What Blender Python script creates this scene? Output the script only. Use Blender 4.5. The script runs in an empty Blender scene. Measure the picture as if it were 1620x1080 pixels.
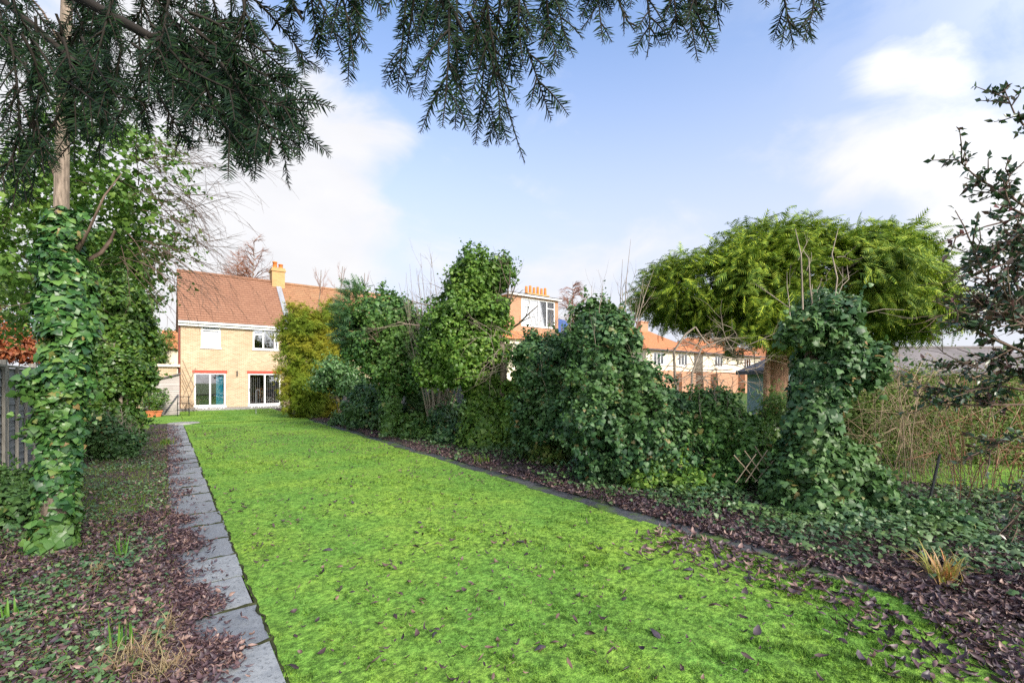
import bpy, math, random
import numpy as np
from mathutils import Vector

# ------------------------------------------------------------------ camera, sky, sun, exposure
S = bpy.context.scene
COL = S.collection
YAW = math.radians(37.27)
cT, sT = math.cos(YAW), math.sin(YAW)
F, HZ, EH = 720.0, 603.0, 1.65            # focal length / horizon in photo pixels, eye height in metres

cam_data = bpy.data.cameras.new("camera")
cam = bpy.data.objects.new("camera", cam_data)
COL.objects.link(cam)
cam.location = (0, 0, EH)
cam.rotation_euler = (math.pi / 2, 0, -YAW)
cam_data.lens = 16
cam_data.sensor_width = 36
cam_data.shift_y = 63 / 1620
cam_data.clip_start = 0.05
cam_data.clip_end = 3000
S.camera = cam

S.view_settings.view_transform = 'Standard'
S.view_settings.look = 'None'
S.view_settings.gamma = 1
S.view_settings.exposure = 1.40
S.view_settings.use_curve_mapping = False
S.cycles.use_denoising = False
S.cycles.max_bounces = 6
S.cycles.diffuse_bounces = 4
S.cycles.glossy_bounces = 2
S.cycles.transmission_bounces = 4
S.cycles.transparent_max_bounces = 8
S.cycles.caustics_reflective = False
S.cycles.caustics_refractive = False

SUN_FROM = Vector((0.06, -1.0, 0)).normalized()
SUN_EL = math.radians(32)
sun_vec = Vector((SUN_FROM.x * math.cos(SUN_EL), SUN_FROM.y * math.cos(SUN_EL), math.sin(SUN_EL)))
sl = bpy.data.lights.new("sun", 'SUN')
sl.energy = 2.3
sl.angle = math.radians(14)
sl.color = (1.0, 0.92, 0.80)
so = bpy.data.objects.new("sun", sl)
COL.objects.link(so)
so.location = (0, -20, 30)
so.rotation_euler = sun_vec.to_track_quat('Z', 'Y').to_euler()


def at(px, py, d):
    k = (px - 810) / F
    x = k * d
    return np.array([cT * x + sT * d, -sT * x + cT * d, EH + (HZ - py) / F * d])


def gp(px, py, z=0.0):
    p = at(px, py, F * EH / (py - HZ))
    p[2] = z
    return p


W = bpy.data.worlds.new("World")
S.world = W
W.use_nodes = True
wt = W.node_tree
wn = wt.nodes
bg = wn['Background']
bg.inputs[1].default_value = 0.12


def wnode(t, **k):
    n = wn.new(t)
    for a, b in k.items():
        setattr(n, a, b)
    return n


def wmath(op, a, b=None, clamp=False):
    n = wnode('ShaderNodeMath', operation=op, use_clamp=clamp)
    for i, v in enumerate((a, b)):
        if v is None:
            continue
        if isinstance(v, (int, float)):
            n.inputs[i].default_value = v
        else:
            wt.links.new(v, n.inputs[i])
    return n.outputs[0]


def wmix(f, a, b):
    n = wnode('ShaderNodeMix', data_type='RGBA')
    for i, v in ((0, f), (6, a), (7, b)):
        if isinstance(v, (int, float, tuple)):
            n.inputs[i].default_value = v
        else:
            wt.links.new(v, n.inputs[i])
    return n.outputs[2]


def wsmooth(v, lo, hi, a=0.0, b=1.0):
    n = wnode('ShaderNodeMapRange', interpolation_type='SMOOTHSTEP')
    wt.links.new(v, n.inputs[0])
    for i, x in enumerate((lo, hi, a, b)):
        n.inputs[i + 1].default_value = x
    return n.outputs[0]


def build_sky():
    sk = wnode('ShaderNodeTexSky', sky_type='NISHITA', sun_disc=False)
    sk.sun_elevation = SUN_EL
    sk.sun_rotation = math.atan2(SUN_FROM.x, SUN_FROM.y)
    sk.air_density = 1.0
    sk.dust_density = 0.6
    sk.ozone_density = 2.0
    tc = wnode('ShaderNodeTexCoord')
    d = tc.outputs['Generated']
    sep = wnode('ShaderNodeSeparateXYZ')
    wt.links.new(d, sep.inputs[0])
    el = sep.outputs[2]
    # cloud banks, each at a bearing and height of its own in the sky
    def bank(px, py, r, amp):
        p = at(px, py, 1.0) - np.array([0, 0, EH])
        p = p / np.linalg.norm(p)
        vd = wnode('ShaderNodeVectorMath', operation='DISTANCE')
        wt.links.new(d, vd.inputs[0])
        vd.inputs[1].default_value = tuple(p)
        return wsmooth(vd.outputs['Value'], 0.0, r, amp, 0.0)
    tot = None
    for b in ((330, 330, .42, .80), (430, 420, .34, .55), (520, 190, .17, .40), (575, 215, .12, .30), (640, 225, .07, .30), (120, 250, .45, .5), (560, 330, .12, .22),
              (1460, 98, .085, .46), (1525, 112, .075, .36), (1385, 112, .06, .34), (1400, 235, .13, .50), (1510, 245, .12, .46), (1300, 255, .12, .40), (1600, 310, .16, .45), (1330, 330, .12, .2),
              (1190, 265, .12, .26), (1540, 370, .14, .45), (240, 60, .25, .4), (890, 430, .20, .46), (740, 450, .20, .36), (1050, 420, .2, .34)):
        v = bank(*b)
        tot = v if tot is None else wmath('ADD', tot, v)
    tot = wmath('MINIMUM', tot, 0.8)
    mp = wnode('ShaderNodeMapping')
    mp.inputs['Scale'].default_value = (1, 1, 1.9)
    wt.links.new(d, mp.inputs[0])
    nz = wnode('ShaderNodeTexNoise')
    nz.inputs['Scale'].default_value = 5.0
    nz.inputs['Detail'].default_value = 9
    nz.inputs['Roughness'].default_value = 0.56
    nz.inputs['Distortion'].default_value = 0.5
    wt.links.new(mp.outputs[0], nz.inputs['Vector'])
    nz2 = wnode('ShaderNodeTexNoise')
    nz2.inputs['Scale'].default_value = 11
    nz2.inputs['Detail'].default_value = 6
    wt.links.new(mp.outputs[0], nz2.inputs['Vector'])
    dens = wmath('ADD', wmath('MULTIPLY', nz.outputs['Fac'], 1.55), tot)
    dens = wmath('ADD', dens, wmath('MULTIPLY', nz2.outputs['Fac'], 0.25))
    cov = wsmooth(dens, 1.00, 1.72)
    # the sky pales to near white towards the horizon
    pale = wsmooth(el, 0.10, 0.72, 1.0, 0.0)
    skyc = wmix(1.0, sk.outputs[0], (0, 0, 0, 1))
    mul = wnode('ShaderNodeMix', data_type='RGBA', blend_type='MULTIPLY')
    mul.inputs[0].default_value = 1.0
    wt.links.new(sk.outputs[0], mul.inputs[6])
    mul.inputs[7].default_value = (1.03, 1.04, 1.11, 1)
    base = wmix(wmath('MULTIPLY', pale, 0.93), mul.outputs[2], (2.58, 2.62, 2.92, 1))
    cloudc = wmix(nz2.outputs['Fac'], (2.85, 2.85, 2.95, 1), (3.3, 3.25, 3.22, 1))
    # unseen cloud added overhead and behind the camera, brightened sunward to fill shadows
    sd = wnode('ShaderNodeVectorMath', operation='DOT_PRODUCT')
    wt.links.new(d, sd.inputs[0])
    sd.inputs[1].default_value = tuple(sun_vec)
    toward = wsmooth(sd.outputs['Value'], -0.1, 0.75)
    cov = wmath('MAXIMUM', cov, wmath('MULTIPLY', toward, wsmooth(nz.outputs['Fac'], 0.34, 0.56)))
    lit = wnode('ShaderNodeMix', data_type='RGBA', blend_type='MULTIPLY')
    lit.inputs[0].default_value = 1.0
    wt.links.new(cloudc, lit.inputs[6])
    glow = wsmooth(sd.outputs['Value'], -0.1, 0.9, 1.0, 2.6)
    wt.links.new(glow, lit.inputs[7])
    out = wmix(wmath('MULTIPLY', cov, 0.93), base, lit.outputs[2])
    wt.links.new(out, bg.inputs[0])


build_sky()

# ------------------------------------------------------------------ helpers
rng = np.random.default_rng(11)
random.seed(5)
ORG = {}
RIGHT = np.array([cT, -sT, 0.0])
FWD = np.array([sT, cT, 0.0])
UP = np.array([0, 0, 1.0])


def nrmz(a):
    return a / np.maximum(np.linalg.norm(a, axis=-1, keepdims=True), 1e-9)


def noise3(p, s=1.0, seed=0):
    """smooth pseudo-noise in about -1..1"""
    r = np.random.default_rng(100 + seed)
    v = np.zeros(len(p))
    for i in range(14):
        k = nrmz(r.normal(size=3) * np.array([1, 1, .8])) * s * 1.6 * (.6 + 0.2 * i)
        v += np.sin(p @ k + r.uniform(0, 6.28)) / (1 + 0.22 * i)
    return v / 2.9


def props(o, label=None, cat=None, group=None, kind=None):
    if label: o['label'] = label
    if cat: o['category'] = cat
    if group: o['group'] = group
    if kind: o['kind'] = kind
    return o


def thing(name, loc, label, cat, group=None):
    o = bpy.data.objects.new(name, None)
    o.empty_display_size = 0.2
    COL.objects.link(o)
    loc = np.array(loc, float)
    o.location = loc
    ORG[o.name] = loc
    return props(o, label, cat, group)


def link_mesh(name, me, mat, parent=None, base=None):
    if mat: me.materials.append(mat)
    o = bpy.data.objects.new(name, me)
    COL.objects.link(o)
    if parent is not None:
        o.parent = parent
        ORG[o.name] = ORG[parent.name]
    else:
        ORG[o.name] = base
        o.location = base
    return o


def mesh_np(name, V, T, mat, parent=None, smooth=False, base=None):
    """V (n,3) world, T (m,k) faces all of one size"""
    V = np.asarray(V, np.float32)
    T = np.asarray(T, np.int32)
    if parent is not None:
        V = V - ORG[parent.name].astype(np.float32)
    else:
        if base is None:
            base = np.array([V[:, 0].mean(), V[:, 1].mean(), V[:, 2].min()])
        V = V - np.asarray(base, np.float32)
    k = T.shape[1]
    me = bpy.data.meshes.new(name)
    me.vertices.add(len(V))
    me.vertices.foreach_set("co", V.ravel())
    me.loops.add(T.size)
    me.loops.foreach_set("vertex_index", T.ravel())
    me.polygons.add(len(T))
    me.polygons.foreach_set("loop_start", np.arange(0, T.size, k, dtype=np.int32))
    if smooth:
        me.polygons.foreach_set("use_smooth", np.ones(len(T), dtype=bool))
    me.update(calc_edges=True)
    return link_mesh(name, me, mat, parent, base)


class MB:
    """boxes, quads and prisms gathered into one mesh"""
    def __init__(self):
        self.v, self.f = [], []

    def quad(self, *p):
        i = len(self.v)
        self.v += [tuple(q) for q in p]
        self.f.append(tuple(range(i, i + len(p))))

    def box(self, a, b, rot=0.0, about=None, bevel=0.0):
        x0, y0, z0 = a
        x1, y1, z1 = b
        P = [(x0, y0, z0), (x1, y0, z0), (x1, y1, z0), (x0, y1, z0), (x0, y0, z1), (x1, y0, z1), (x1, y1, z1), (x0, y1, z1)]
        if rot:
            ox, oy = about if about is not None else ((x0 + x1) / 2, (y0 + y1) / 2)
            c, s = math.cos(rot), math.sin(rot)
            P = [(ox + (x - ox) * c - (y - oy) * s, oy + (x - ox) * s + (y - oy) * c, z) for x, y, z in P]
        i = len(self.v)
        self.v += P
        for q in ((0, 3, 2, 1), (4, 5, 6, 7), (0, 1, 5, 4), (1, 2, 6, 5), (2, 3, 7, 6), (3, 0, 4, 7)):
            self.f.append(tuple(i + j for j in q))

    def hexa(self, P):
        i = len(self.v)
        self.v += [tuple(p) for p in P]
        for q in ((0, 3, 2, 1), (4, 5, 6, 7), (0, 1, 5, 4), (1, 2, 6, 5), (2, 3, 7, 6), (3, 0, 4, 7)):
            self.f.append(tuple(i + j for j in q))

    def build(self, name, mat, parent=None, base=None):
        V = np.array(self.v, float)
        if parent is not None:
            o = ORG[parent.name]
        else:
            o = np.array(base if base is not None else [V[:, 0].mean(), V[:, 1].mean(), V[:, 2].min()], float)
        me = bpy.data.meshes.new(name)
        me.from_pydata((V - o).tolist(), [], self.f)
        me.update()
        return link_mesh(name, me, mat, parent, o)


class Tubes:
    def __init__(self, sides=4):
        self.s = sides
        self.items = {}

    def add(self, pts, rad):
        pts = np.asarray(pts, float)
        self.items.setdefault(len(pts), []).append((pts, np.broadcast_to(np.asarray(rad, float), (len(pts),))))

    def build(self, name, mat, parent=None, base=None):
        Vs, Fs, off = [], [], 0
        s = self.s
        for k, it in self.items.items():
            P = np.stack([a for a, b in it])
            R = np.stack([b for a, b in it])
            N = len(P)
            t = nrmz(np.gradient(P, axis=1))
            ref = np.where(np.abs(t[:, :1, 2:3]) > 0.8, np.array([[[1.0, 0.13, 0]]]), np.array([[[0.1, 0.05, 1.0]]]))
            r = nrmz(np.cross(t, ref))
            b = np.cross(r, t)
            a = np.arange(s) / s * 2 * math.pi
            V = P[:, :, None, :] + R[:, :, None, None] * (r[:, :, None, :] * np.cos(a)[None, None, :, None] + b[:, :, None, :] * np.sin(a)[None, None, :, None])
            V = V.reshape(-1, 3)
            i = np.arange(N)[:, None, None] * (k * s) + np.arange(k - 1)[None, :, None] * s + np.arange(s)[None, None, :]
            j = np.arange(N)[:, None, None] * (k * s) + np.arange(k - 1)[None, :, None] * s + ((np.arange(s) + 1) % s)[None, None, :]
            q = np.stack([i, j, j + s, i + s], -1).reshape(-1, 4) + off
            Vs.append(V)
            Fs.append(q)
            off += len(V)
        return mesh_np(name, np.concatenate(Vs), np.concatenate(Fs), mat, parent, True, base)


# ---- leaf templates: x across, y along, z out of the leaf; triangles
def tmpl(v, f):
    return np.array(v, float), np.array(f, int)


_iv = [(0, .30, .06)] + [(0, .04, 0), (.30, -.10, -.03), (.56, .20, -.08), (.36, .40, .0), (.30, .58, -.02), (0, .92, -.10), (-.30, .58, -.02), (-.36, .40, 0), (-.56, .20, -.08), (-.30, -.10, -.03)]
IVY = tmpl(_iv, [(0, i, i % 10 + 1) for i in range(1, 11)])
OVAL = tmpl([(0, 0, 0), (.27, .42, .07), (0, .5, -.02), (-.27, .42, .07), (0, 1, -.14)], [(0, 1, 2), (0, 2, 3), (1, 4, 2), (2, 4, 3)])
LANCE = tmpl([(0, 0, 0), (.15, .42, .04), (0, .5, -.02), (-.15, .42, .04), (0, 1, -.2)], [(0, 1, 2), (0, 2, 3), (1, 4, 2), (2, 4, 3)])
BLADE = tmpl([(-.05, 0, 0), (.05, 0, 0), (.035, .55, .05), (-.035, .55, .05), (0, 1, .25)], [(0, 1, 2), (0, 2, 3), (3, 2, 4)])
TUFT = tmpl([(-.16, 0, 0), (.16, 0, 0), (.03, 1, .05)], [(0, 1, 2)])
NEEDLE = tmpl([(-.04, 0, 0), (.04, 0, 0), (.062, .5, .03), (-.062, .5, .03), (0, 1, -.04)], [(0, 1, 2), (0, 2, 3), (3, 2, 4)])


def dead_tmpl(curl, bend, tw, wd=.26):
    v = []
    for y, w in ((0, .25), (.3, 1.0), (.65, .85), (1, .15)):
        for x in (-1, 0, 1):
            a = x * curl
            r = wd * w / max(abs(curl), .2)
            v.append((r * math.sin(a), y, r * (1 - math.cos(a)) * (1 if curl > 0 else -1) + bend * (y - .5) ** 2 + tw * x * w * wd * (y - .4)))
    f = []
    for i in range(3):
        for j in range(2):
            a = i * 3 + j
            f += [(a, a + 1, a + 4), (a, a + 4, a + 3)]
    return tmpl(v, f)


DEAD = [dead_tmpl(1.5, .7, .9), dead_tmpl(-1.1, -.8, 1.3), dead_tmpl(2.4, .5, -1.1, .2), dead_tmpl(.9, 1.4, -.8, .3), dead_tmpl(-1.9, .9, 1.0, .24)]


def spray_tmpl(pairs=7, spread=.55, droop=.35, w=.032):
    v, f = [], []
    def strip(x0, y0, x1, y1, w):
        dx, dy = x1 - x0, y1 - y0
        L = math.hypot(dx, dy)
        nx, ny = -dy / L * w, dx / L * w
        i = len(v)
        z = lambda x, y: -droop * y * y - .35 * abs(x)
        v.extend([(x0 + nx, y0 + ny, z(x0, y0)), (x0 - nx, y0 - ny, z(x0, y0)), (x1, y1, z(x1, y1))])
        f.append((i, i + 1, i + 2))
    strip(0, 0, 0, 1, w)
    for k in range(pairs):
        y = .06 + .76 * k / (pairs - 1)
        l = .46 * (1 - .66 * k / (pairs - 1))
        for s in (-1, 1):
            yy = y + (.05 if s > 0 else 0)
            strip(0, yy, s * l * spread, yy + l * .8, w)
    return tmpl(v, f)


SPRAY = spray_tmpl(6, .72, .35, .036)
SPRAY_S = spray_tmpl(5, .8, .2, .045)


class Cloud:
    def __init__(self):
        self.V, self.T, self.n = [], [], 0

    def add(self, tm, pos, nrm, fwd, size):
        tv, tf = tm
        pos = np.asarray(pos, float)
        N = len(pos)
        if N == 0:
            return
        size = np.broadcast_to(np.asarray(size, float), (N,))
        n = nrmz(nrm)
        f = nrmz(fwd - np.sum(fwd * n, 1, keepdims=True) * n)
        r = np.cross(f, n)
        V = pos[:, None, :] + size[:, None, None] * (tv[None, :, 0, None] * r[:, None, :] + tv[None, :, 1, None] * f[:, None, :] + tv[None, :, 2, None] * n[:, None, :])
        T = tf[None] + (np.arange(N) * len(tv))[:, None, None] + self.n
        self.V.append(V.reshape(-1, 3))
        self.T.append(T.reshape(-1, 3))
        self.n += N * len(tv)

    def build(self, name, mat, parent=None, base=None):
        return mesh_np(name, np.concatenate(self.V), np.concatenate(self.T), mat, parent, False, base)


def blob(px, py, d, rx, rz, ry):
    """an ellipsoid of foliage: centre seen at (px, py) at distance d, half-sizes across / up in photo pixels, depth in metres"""
    return (at(px, py, d), np.array([rx / F * d * math.cos(math.atan((px - 810) / F)), ry, rz / F * d]))


def to_world(local):
    return local[:, :1] * RIGHT + local[:, 1:2] * FWD + local[:, 2:3] * UP


def on_blobs(blobs, n, lo=.75, hi=1.05, seed=0, pit=None):
    """points in the shells of the blobs, outward directions"""
    area = np.array([(b[1][0] * b[1][2] + b[1][0] * b[1][1] + b[1][1] * b[1][2]) for b in blobs])
    idx = rng.choice(len(blobs), n, p=area / area.sum())
    c = np.stack([b[0] for b in blobs])[idx]
    r = np.stack([b[1] for b in blobs])[idx]
    d = nrmz(rng.normal(size=(n, 3)))
    f = rng.uniform(lo, hi, n)[:, None]
    loc = d * r
    f = f * (1 + .27 * noise3(loc + c, 2.6, seed)[:, None] + .13 * noise3(loc + c, 6.0, seed + 1)[:, None])
    p = c + to_world(loc * f)
    out = to_world(nrmz(d / r))
    keep = np.ones(n, bool)
    for b in blobs:                                 # thin out what lies deep inside a neighbour
        q = p - b[0]
        ql = np.stack([q @ RIGHT, q @ FWD, q[:, 2]], 1) / b[1]
        keep &= np.linalg.norm(ql, axis=1) > .62
    if pit is not None:
        keep &= noise3(p, 3.4, seed + 7) > pit      # hollows between the leafy bosses
    keep &= p[:, 2] > 0.02
    return p[keep], out[keep]


def foliage(cl, tm, blobs, nclump, nleaf, rc, size, seed=0, hang=.8, inner=.35, lo=.75, hi=1.05, upn=.35, sprig=.55, pit=-.24):
    P, O = on_blobs(blobs, int(nclump * 1.2), lo, hi, seed, pit)
    m = len(P)
    rr = rc * rng.uniform(.6, 1.35, m)
    idx = np.repeat(np.arange(m), nleaf)
    d = nrmz(rng.normal(size=(len(idx), 3)) + O[idx] * .7)
    pos = P[idx] + d * (rr[idx] * rng.uniform(.45, 1.0, len(idx)))[:, None]
    nr = d * .55 + O[idx] * .35 + UP * upn + rng.normal(size=pos.shape) * .48
    fw = O[idx] * .35 - UP * hang + rng.normal(size=pos.shape) * .75
    ok = pos[:, 2] > .01
    sz = size * (.48 + .9 * rng.uniform(size=len(idx)) ** 1.3)
    cl.add(tm, pos[ok], nr[ok], fw[ok], sz[ok])
    ns = int(len(P) * sprig)                        # loose shoots that break the outline
    if ns:
        k = rng.integers(0, len(P), ns)
        dr = nrmz(O[k] + rng.normal(size=(ns, 3)) * .6 + UP * .35)
        nl = 7
        f = np.tile(np.linspace(.3, 1.0, nl), ns)
        kk = np.repeat(np.arange(ns), nl)
        ln = rc * rng.uniform(.9, 2.1, ns)
        q = P[k][kk] + dr[kk] * (rc * .5 + ln[kk] * f)[:, None] + rng.normal(size=(ns * nl, 3)) * size * .3
        q = q[q[:, 2] > .01]
        cl.add(tm, q, UP * .5 + rng.normal(size=q.shape) * .6, rng.normal(size=q.shape) * .8 - UP * .2, size * .8 * rng.uniform(.5, 1.1, len(q)))
    ni = int(nclump * nleaf * inner)                # shaded leaves deeper in
    if ni:
        P, O = on_blobs(blobs, ni, .5, .85, seed)
        cl.add(tm, P, O + rng.normal(size=P.shape) * .5 + UP * .2, -UP * hang + rng.normal(size=P.shape) * .6, size * 1.25 * rng.uniform(.7, 1.2, len(P)))
        P, O = on_blobs([(b[0], b[1] * .8) for b in blobs], ni // 2, .62, .9, seed)
        cl.add(tm, P, O + rng.normal(size=P.shape) * .5 + UP * .2, -UP * hang + rng.normal(size=P.shape) * .6, size * 1.4 * rng.uniform(.7, 1.2, len(P)))


def column_leaves(cl, tm, path, rad, n, size, lump=.18, seed=0):
    """leaves shingled over an upright stem: path (k,3), rad (k,)"""
    path = np.asarray(path, float)
    rad = np.asarray(rad, float)
    t = rng.uniform(0, len(path) - 1, n)
    i = np.minimum(t.astype(int), len(path) - 2)
    f = (t - i)[:, None]
    c = path[i] * (1 - f) + path[i + 1] * f
    r = rad[i] * (1 - f[:, 0]) + rad[i + 1] * f[:, 0]
    a = rng.uniform(0, 2 * math.pi, n)
    o = np.stack([np.cos(a), np.sin(a), np.zeros(n)], 1)
    p = c + o * r[:, None]
    r2 = r * (1 + lump * noise3(p, 5.0, seed)) * rng.uniform(.78, 1.12, n)
    p = c + o * r2[:, None]
    nr = o + UP * .4 + rng.normal(size=p.shape) * .42
    fw = -UP * 1.0 + o * .3 + rng.normal(size=p.shape) * .75
    cl.add(tm, p, nr, fw, size * (.40 + 1.05 * rng.uniform(size=n) ** 1.5) * (1 + .3 * np.clip(noise3(p, 3.0, seed + 3), -1, 1)))


def grow(T, p, d, L, r, lev, kids=5, spread=.6, up=.0, wob=.12, shrink=.62, tips=None, r_end=.35, seg=6):
    """a limb and, recursively, its side shoots"""
    p = np.asarray(p, float)
    d = nrmz(np.asarray(d, float))
    pts = [p]
    q = p.copy()
    for i in range(seg - 1):
        d = nrmz(d + rng.normal(size=3) * wob + UP * up / seg)
        q = q + d * L / (seg - 1)
        pts.append(q)
    pts = np.array(pts)
    T.add(pts, np.linspace(r, r * r_end, seg))
    if tips is not None and lev == 0:
        tips.append((pts[-1], d))
    if lev > 0:
        for k in range(kids):
            t = rng.uniform(.3, 1.0)
            x = t * (seg - 1)
            i = min(int(x), seg - 2)
            b = pts[i] + (pts[i + 1] - pts[i]) * (x - i)
            ax = nrmz(pts[i + 1] - pts[i])
            s = nrmz(np.cross(ax, rng.normal(size=3)))
            nd = ax * math.cos(spread) + s * math.sin(spread) * rng.uniform(.6, 1.2)
            grow(T, b, nd, L * shrink * rng.uniform(.6, 1.15), max(r * (1 - .6 * t) * .62, .0022), lev - 1, kids, spread, up, wob, shrink, tips, r_end, max(4, seg - 1))


# ------------------------------------------------------------------ materials
def new_mat(name):
    m = bpy.data.materials.new(name)
    m.use_nodes = True
    nt = m.node_tree
    return m, nt, nt.nodes['Principled BSDF']


def ramp(nt, fac, cols):
    n = nt.nodes.new('ShaderNodeValToRGB')
    e = n.color_ramp.elements
    for i, (pos, c) in enumerate(cols):
        if i < 2:
            e[i].position, e[i].color = pos, (*c, 1)
        else:
            x = e.new(pos)
            x.color = (*c, 1)
    nt.links.new(fac, n.inputs[0])
    return n.outputs[0]


def mixc(nt, f, a, b, blend='MIX'):
    n = nt.nodes.new('ShaderNodeMix')
    n.data_type = 'RGBA'
    n.blend_type = blend
    for i, v in ((0, f), (6, a), (7, b)):
        if isinstance(v, (int, float)):
            n.inputs[i].default_value = v
        elif isinstance(v, tuple):
            n.inputs[i].default_value = (*v, 1) if len(v) == 3 else v
        else:
            nt.links.new(v, n.inputs[i])
    return n.outputs[2]


def noise_node(nt, scale, detail=5, rough=.55, vec=None, mscale=None):
    n = nt.nodes.new('ShaderNodeTexNoise')
    n.inputs['Scale'].default_value = scale
    n.inputs['Detail'].default_value = detail
    n.inputs['Roughness'].default_value = rough
    if vec is None:
        g = nt.nodes.new('ShaderNodeNewGeometry')
        vec = g.outputs['Position']
    if mscale:
        m = nt.nodes.new('ShaderNodeMapping')
        m.inputs['Scale'].default_value = mscale
        nt.links.new(vec, m.inputs[0])
        vec = m.outputs[0]
    nt.links.new(vec, n.inputs['Vector'])
    return n.outputs['Fac']


def bump(nt, h, b, strength=.4, dist=.02):
    n = nt.nodes.new('ShaderNodeBump')
    n.inputs['Strength'].default_value = strength
    n.inputs['Distance'].default_value = dist
    nt.links.new(h, n.inputs['Height'])
    nt.links.new(n.outputs[0], b.inputs['Normal'])


def leafmat(name, cols, rough=.42, trans=.25, spec=.45, patch=None, pscale=1.3, brown=None):
    m, nt, b = new_mat(name)
    g = nt.nodes.new('ShaderNodeNewGeometry')
    k = len(cols)
    st = [(.96 * i / max(k - 1, 1), x) for i, x in enumerate(cols)]
    if brown:
        st.append((1.0, brown))
    c = ramp(nt, g.outputs['Random Per Island'], st)
    if patch:
        f = noise_node(nt, pscale, 3)
        r = ramp(nt, f, [(.42, (0, 0, 0)), (.62, (1, 1, 1))])
        c = mixc(nt, r, c, mixc(nt, .55, c, patch))
    nt.links.new(c, b.inputs['Base Color'])
    b.inputs['Roughness'].default_value = rough
    b.inputs['Specular IOR Level'].default_value = spec
    if trans:
        t = nt.nodes.new('ShaderNodeBsdfTranslucent')
        nt.links.new(c, t.inputs[0])
        mx = nt.nodes.new('ShaderNodeMixShader')
        mx.inputs[0].default_value = trans
        nt.links.new(b.outputs[0], mx.inputs[1])
        nt.links.new(t.outputs[0], mx.inputs[2])
        nt.links.new(mx.outputs[0], nt.nodes['Material Output'].inputs[0])
    return m


def plain(name, col, rough=.6, var=.25, scale=8, spec=.4, mscale=None, bmp=.0, metal=0, var2=None):
    m, nt, b = new_mat(name)
    f = noise_node(nt, scale, 6, .6, None, mscale)
    lo = tuple(x * (1 - var) for x in col)
    hi = var2 or tuple(min(1, x * (1 + var)) for x in col)
    c = ramp(nt, f, [(.3, lo), (.7, hi)])
    nt.links.new(c, b.inputs['Base Color'])
    b.inputs['Roughness'].default_value = rough
    b.inputs['Specular IOR Level'].default_value = spec
    b.inputs['Metallic'].default_value = metal
    if bmp:
        bump(nt, f, b, bmp, .01)
    return m


def brickmat(name, c1, c2, mortar, bw=.225, bh=.075, axis='xz', mort=.012, extra=None, rough=.85, bstr=.35):
    m, nt, b = new_mat(name)
    g = nt.nodes.new('ShaderNodeNewGeometry')
    sp = nt.nodes.new('ShaderNodeSeparateXYZ')
    nt.links.new(g.outputs['Position'], sp.inputs[0])
    ad = nt.nodes.new('ShaderNodeMath')
    ad.operation = 'ADD'
    nt.links.new(sp.outputs[0], ad.inputs[0])
    nt.links.new(sp.outputs[1], ad.inputs[1])
    cb = nt.nodes.new('ShaderNodeCombineXYZ')
    nt.links.new(sp.outputs[0] if axis == 'x' else ad.outputs[0], cb.inputs[0])
    nt.links.new(sp.outputs[2], cb.inputs[1])
    t = nt.nodes.new('ShaderNodeTexBrick')
    nt.links.new(cb.outputs[0], t.inputs['Vector'])
    t.inputs['Scale'].default_value = 1
    t.inputs['Brick Width'].default_value = bw
    t.inputs['Row Height'].default_value = bh
    t.inputs['Mortar Size'].default_value = mort
    t.inputs['Color1'].default_value = (*c1, 1)
    t.inputs['Color2'].default_value = (*c2, 1)
    t.inputs['Mortar'].default_value = (*mortar, 1)
    c = t.outputs['Color']
    f = noise_node(nt, 1.1, 5)
    c = mixc(nt, ramp(nt, f, [(.35, (0, 0, 0)), (.75, (.5, .5, .5))]), c, extra or tuple(x * .7 for x in c1))
    nt.links.new(c, b.inputs['Base Color'])
    b.inputs['Roughness'].default_value = rough
    b.inputs['Specular IOR Level'].default_value = .25
    bump(nt, t.outputs['Fac'], b, -bstr, .01)
    return m


def glassmat(name, tint=(.9, .95, 1), refl=.22):
    m, nt, b = new_mat(name)
    nt.nodes.remove(b)
    tr = nt.nodes.new('ShaderNodeBsdfTransparent')
    tr.inputs[0].default_value = (*tint, 1)
    gl = nt.nodes.new('ShaderNodeBsdfGlossy')
    gl.inputs['Roughness'].default_value = .02
    fr = nt.nodes.new('ShaderNodeFresnel')
    fr.inputs[0].default_value = 1.5
    ad = nt.nodes.new('ShaderNodeMath')
    ad.operation = 'ADD'
    ad.inputs[1].default_value = refl
    nt.links.new(fr.outputs[0], ad.inputs[0])
    mx = nt.nodes.new('ShaderNodeMixShader')
    nt.links.new(ad.outputs[0], mx.inputs[0])
    nt.links.new(tr.outputs[0], mx.inputs[1])
    nt.links.new(gl.outputs[0], mx.inputs[2])
    nt.links.new(mx.outputs[0], nt.nodes['Material Output'].inputs[0])
    return m


def lawn_colour(nt, blades=False):
    big = noise_node(nt, .55, 4, .6)
    mid = noise_node(nt, 2.6, 6, .65)
    fine = noise_node(nt, 26, 4, .7)
    moss = ramp(nt, mid, [(.25, (.185, .36, .05)), (.5, (.25, .42, .06)), (.78, (.34, .48, .075))])
    grass = ramp(nt, mid, [(.3, (.125, .295, .05)), (.7, (.19, .37, .06))])
    c = mixc(nt, ramp(nt, big, [(.40, (0, 0, 0)), (.60, (1, 1, 1))]), grass, moss)
    c = mixc(nt, ramp(nt, fine, [(.38, (.75, .75, .75)), (.58, (0, 0, 0))]), c, (.045, .10, .016))
    speck = noise_node(nt, 15, 7, .85)
    c = mixc(nt, ramp(nt, speck, [(.41, (.9, .9, .9)), (.50, (0, 0, 0))]), c, (.055, .115, .022))
    c = mixc(nt, ramp(nt, speck, [(.56, (0, 0, 0)), (.68, (.5, .5, .5))]), c, (.42, .55, .12))
    return c, fine, mid


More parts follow.
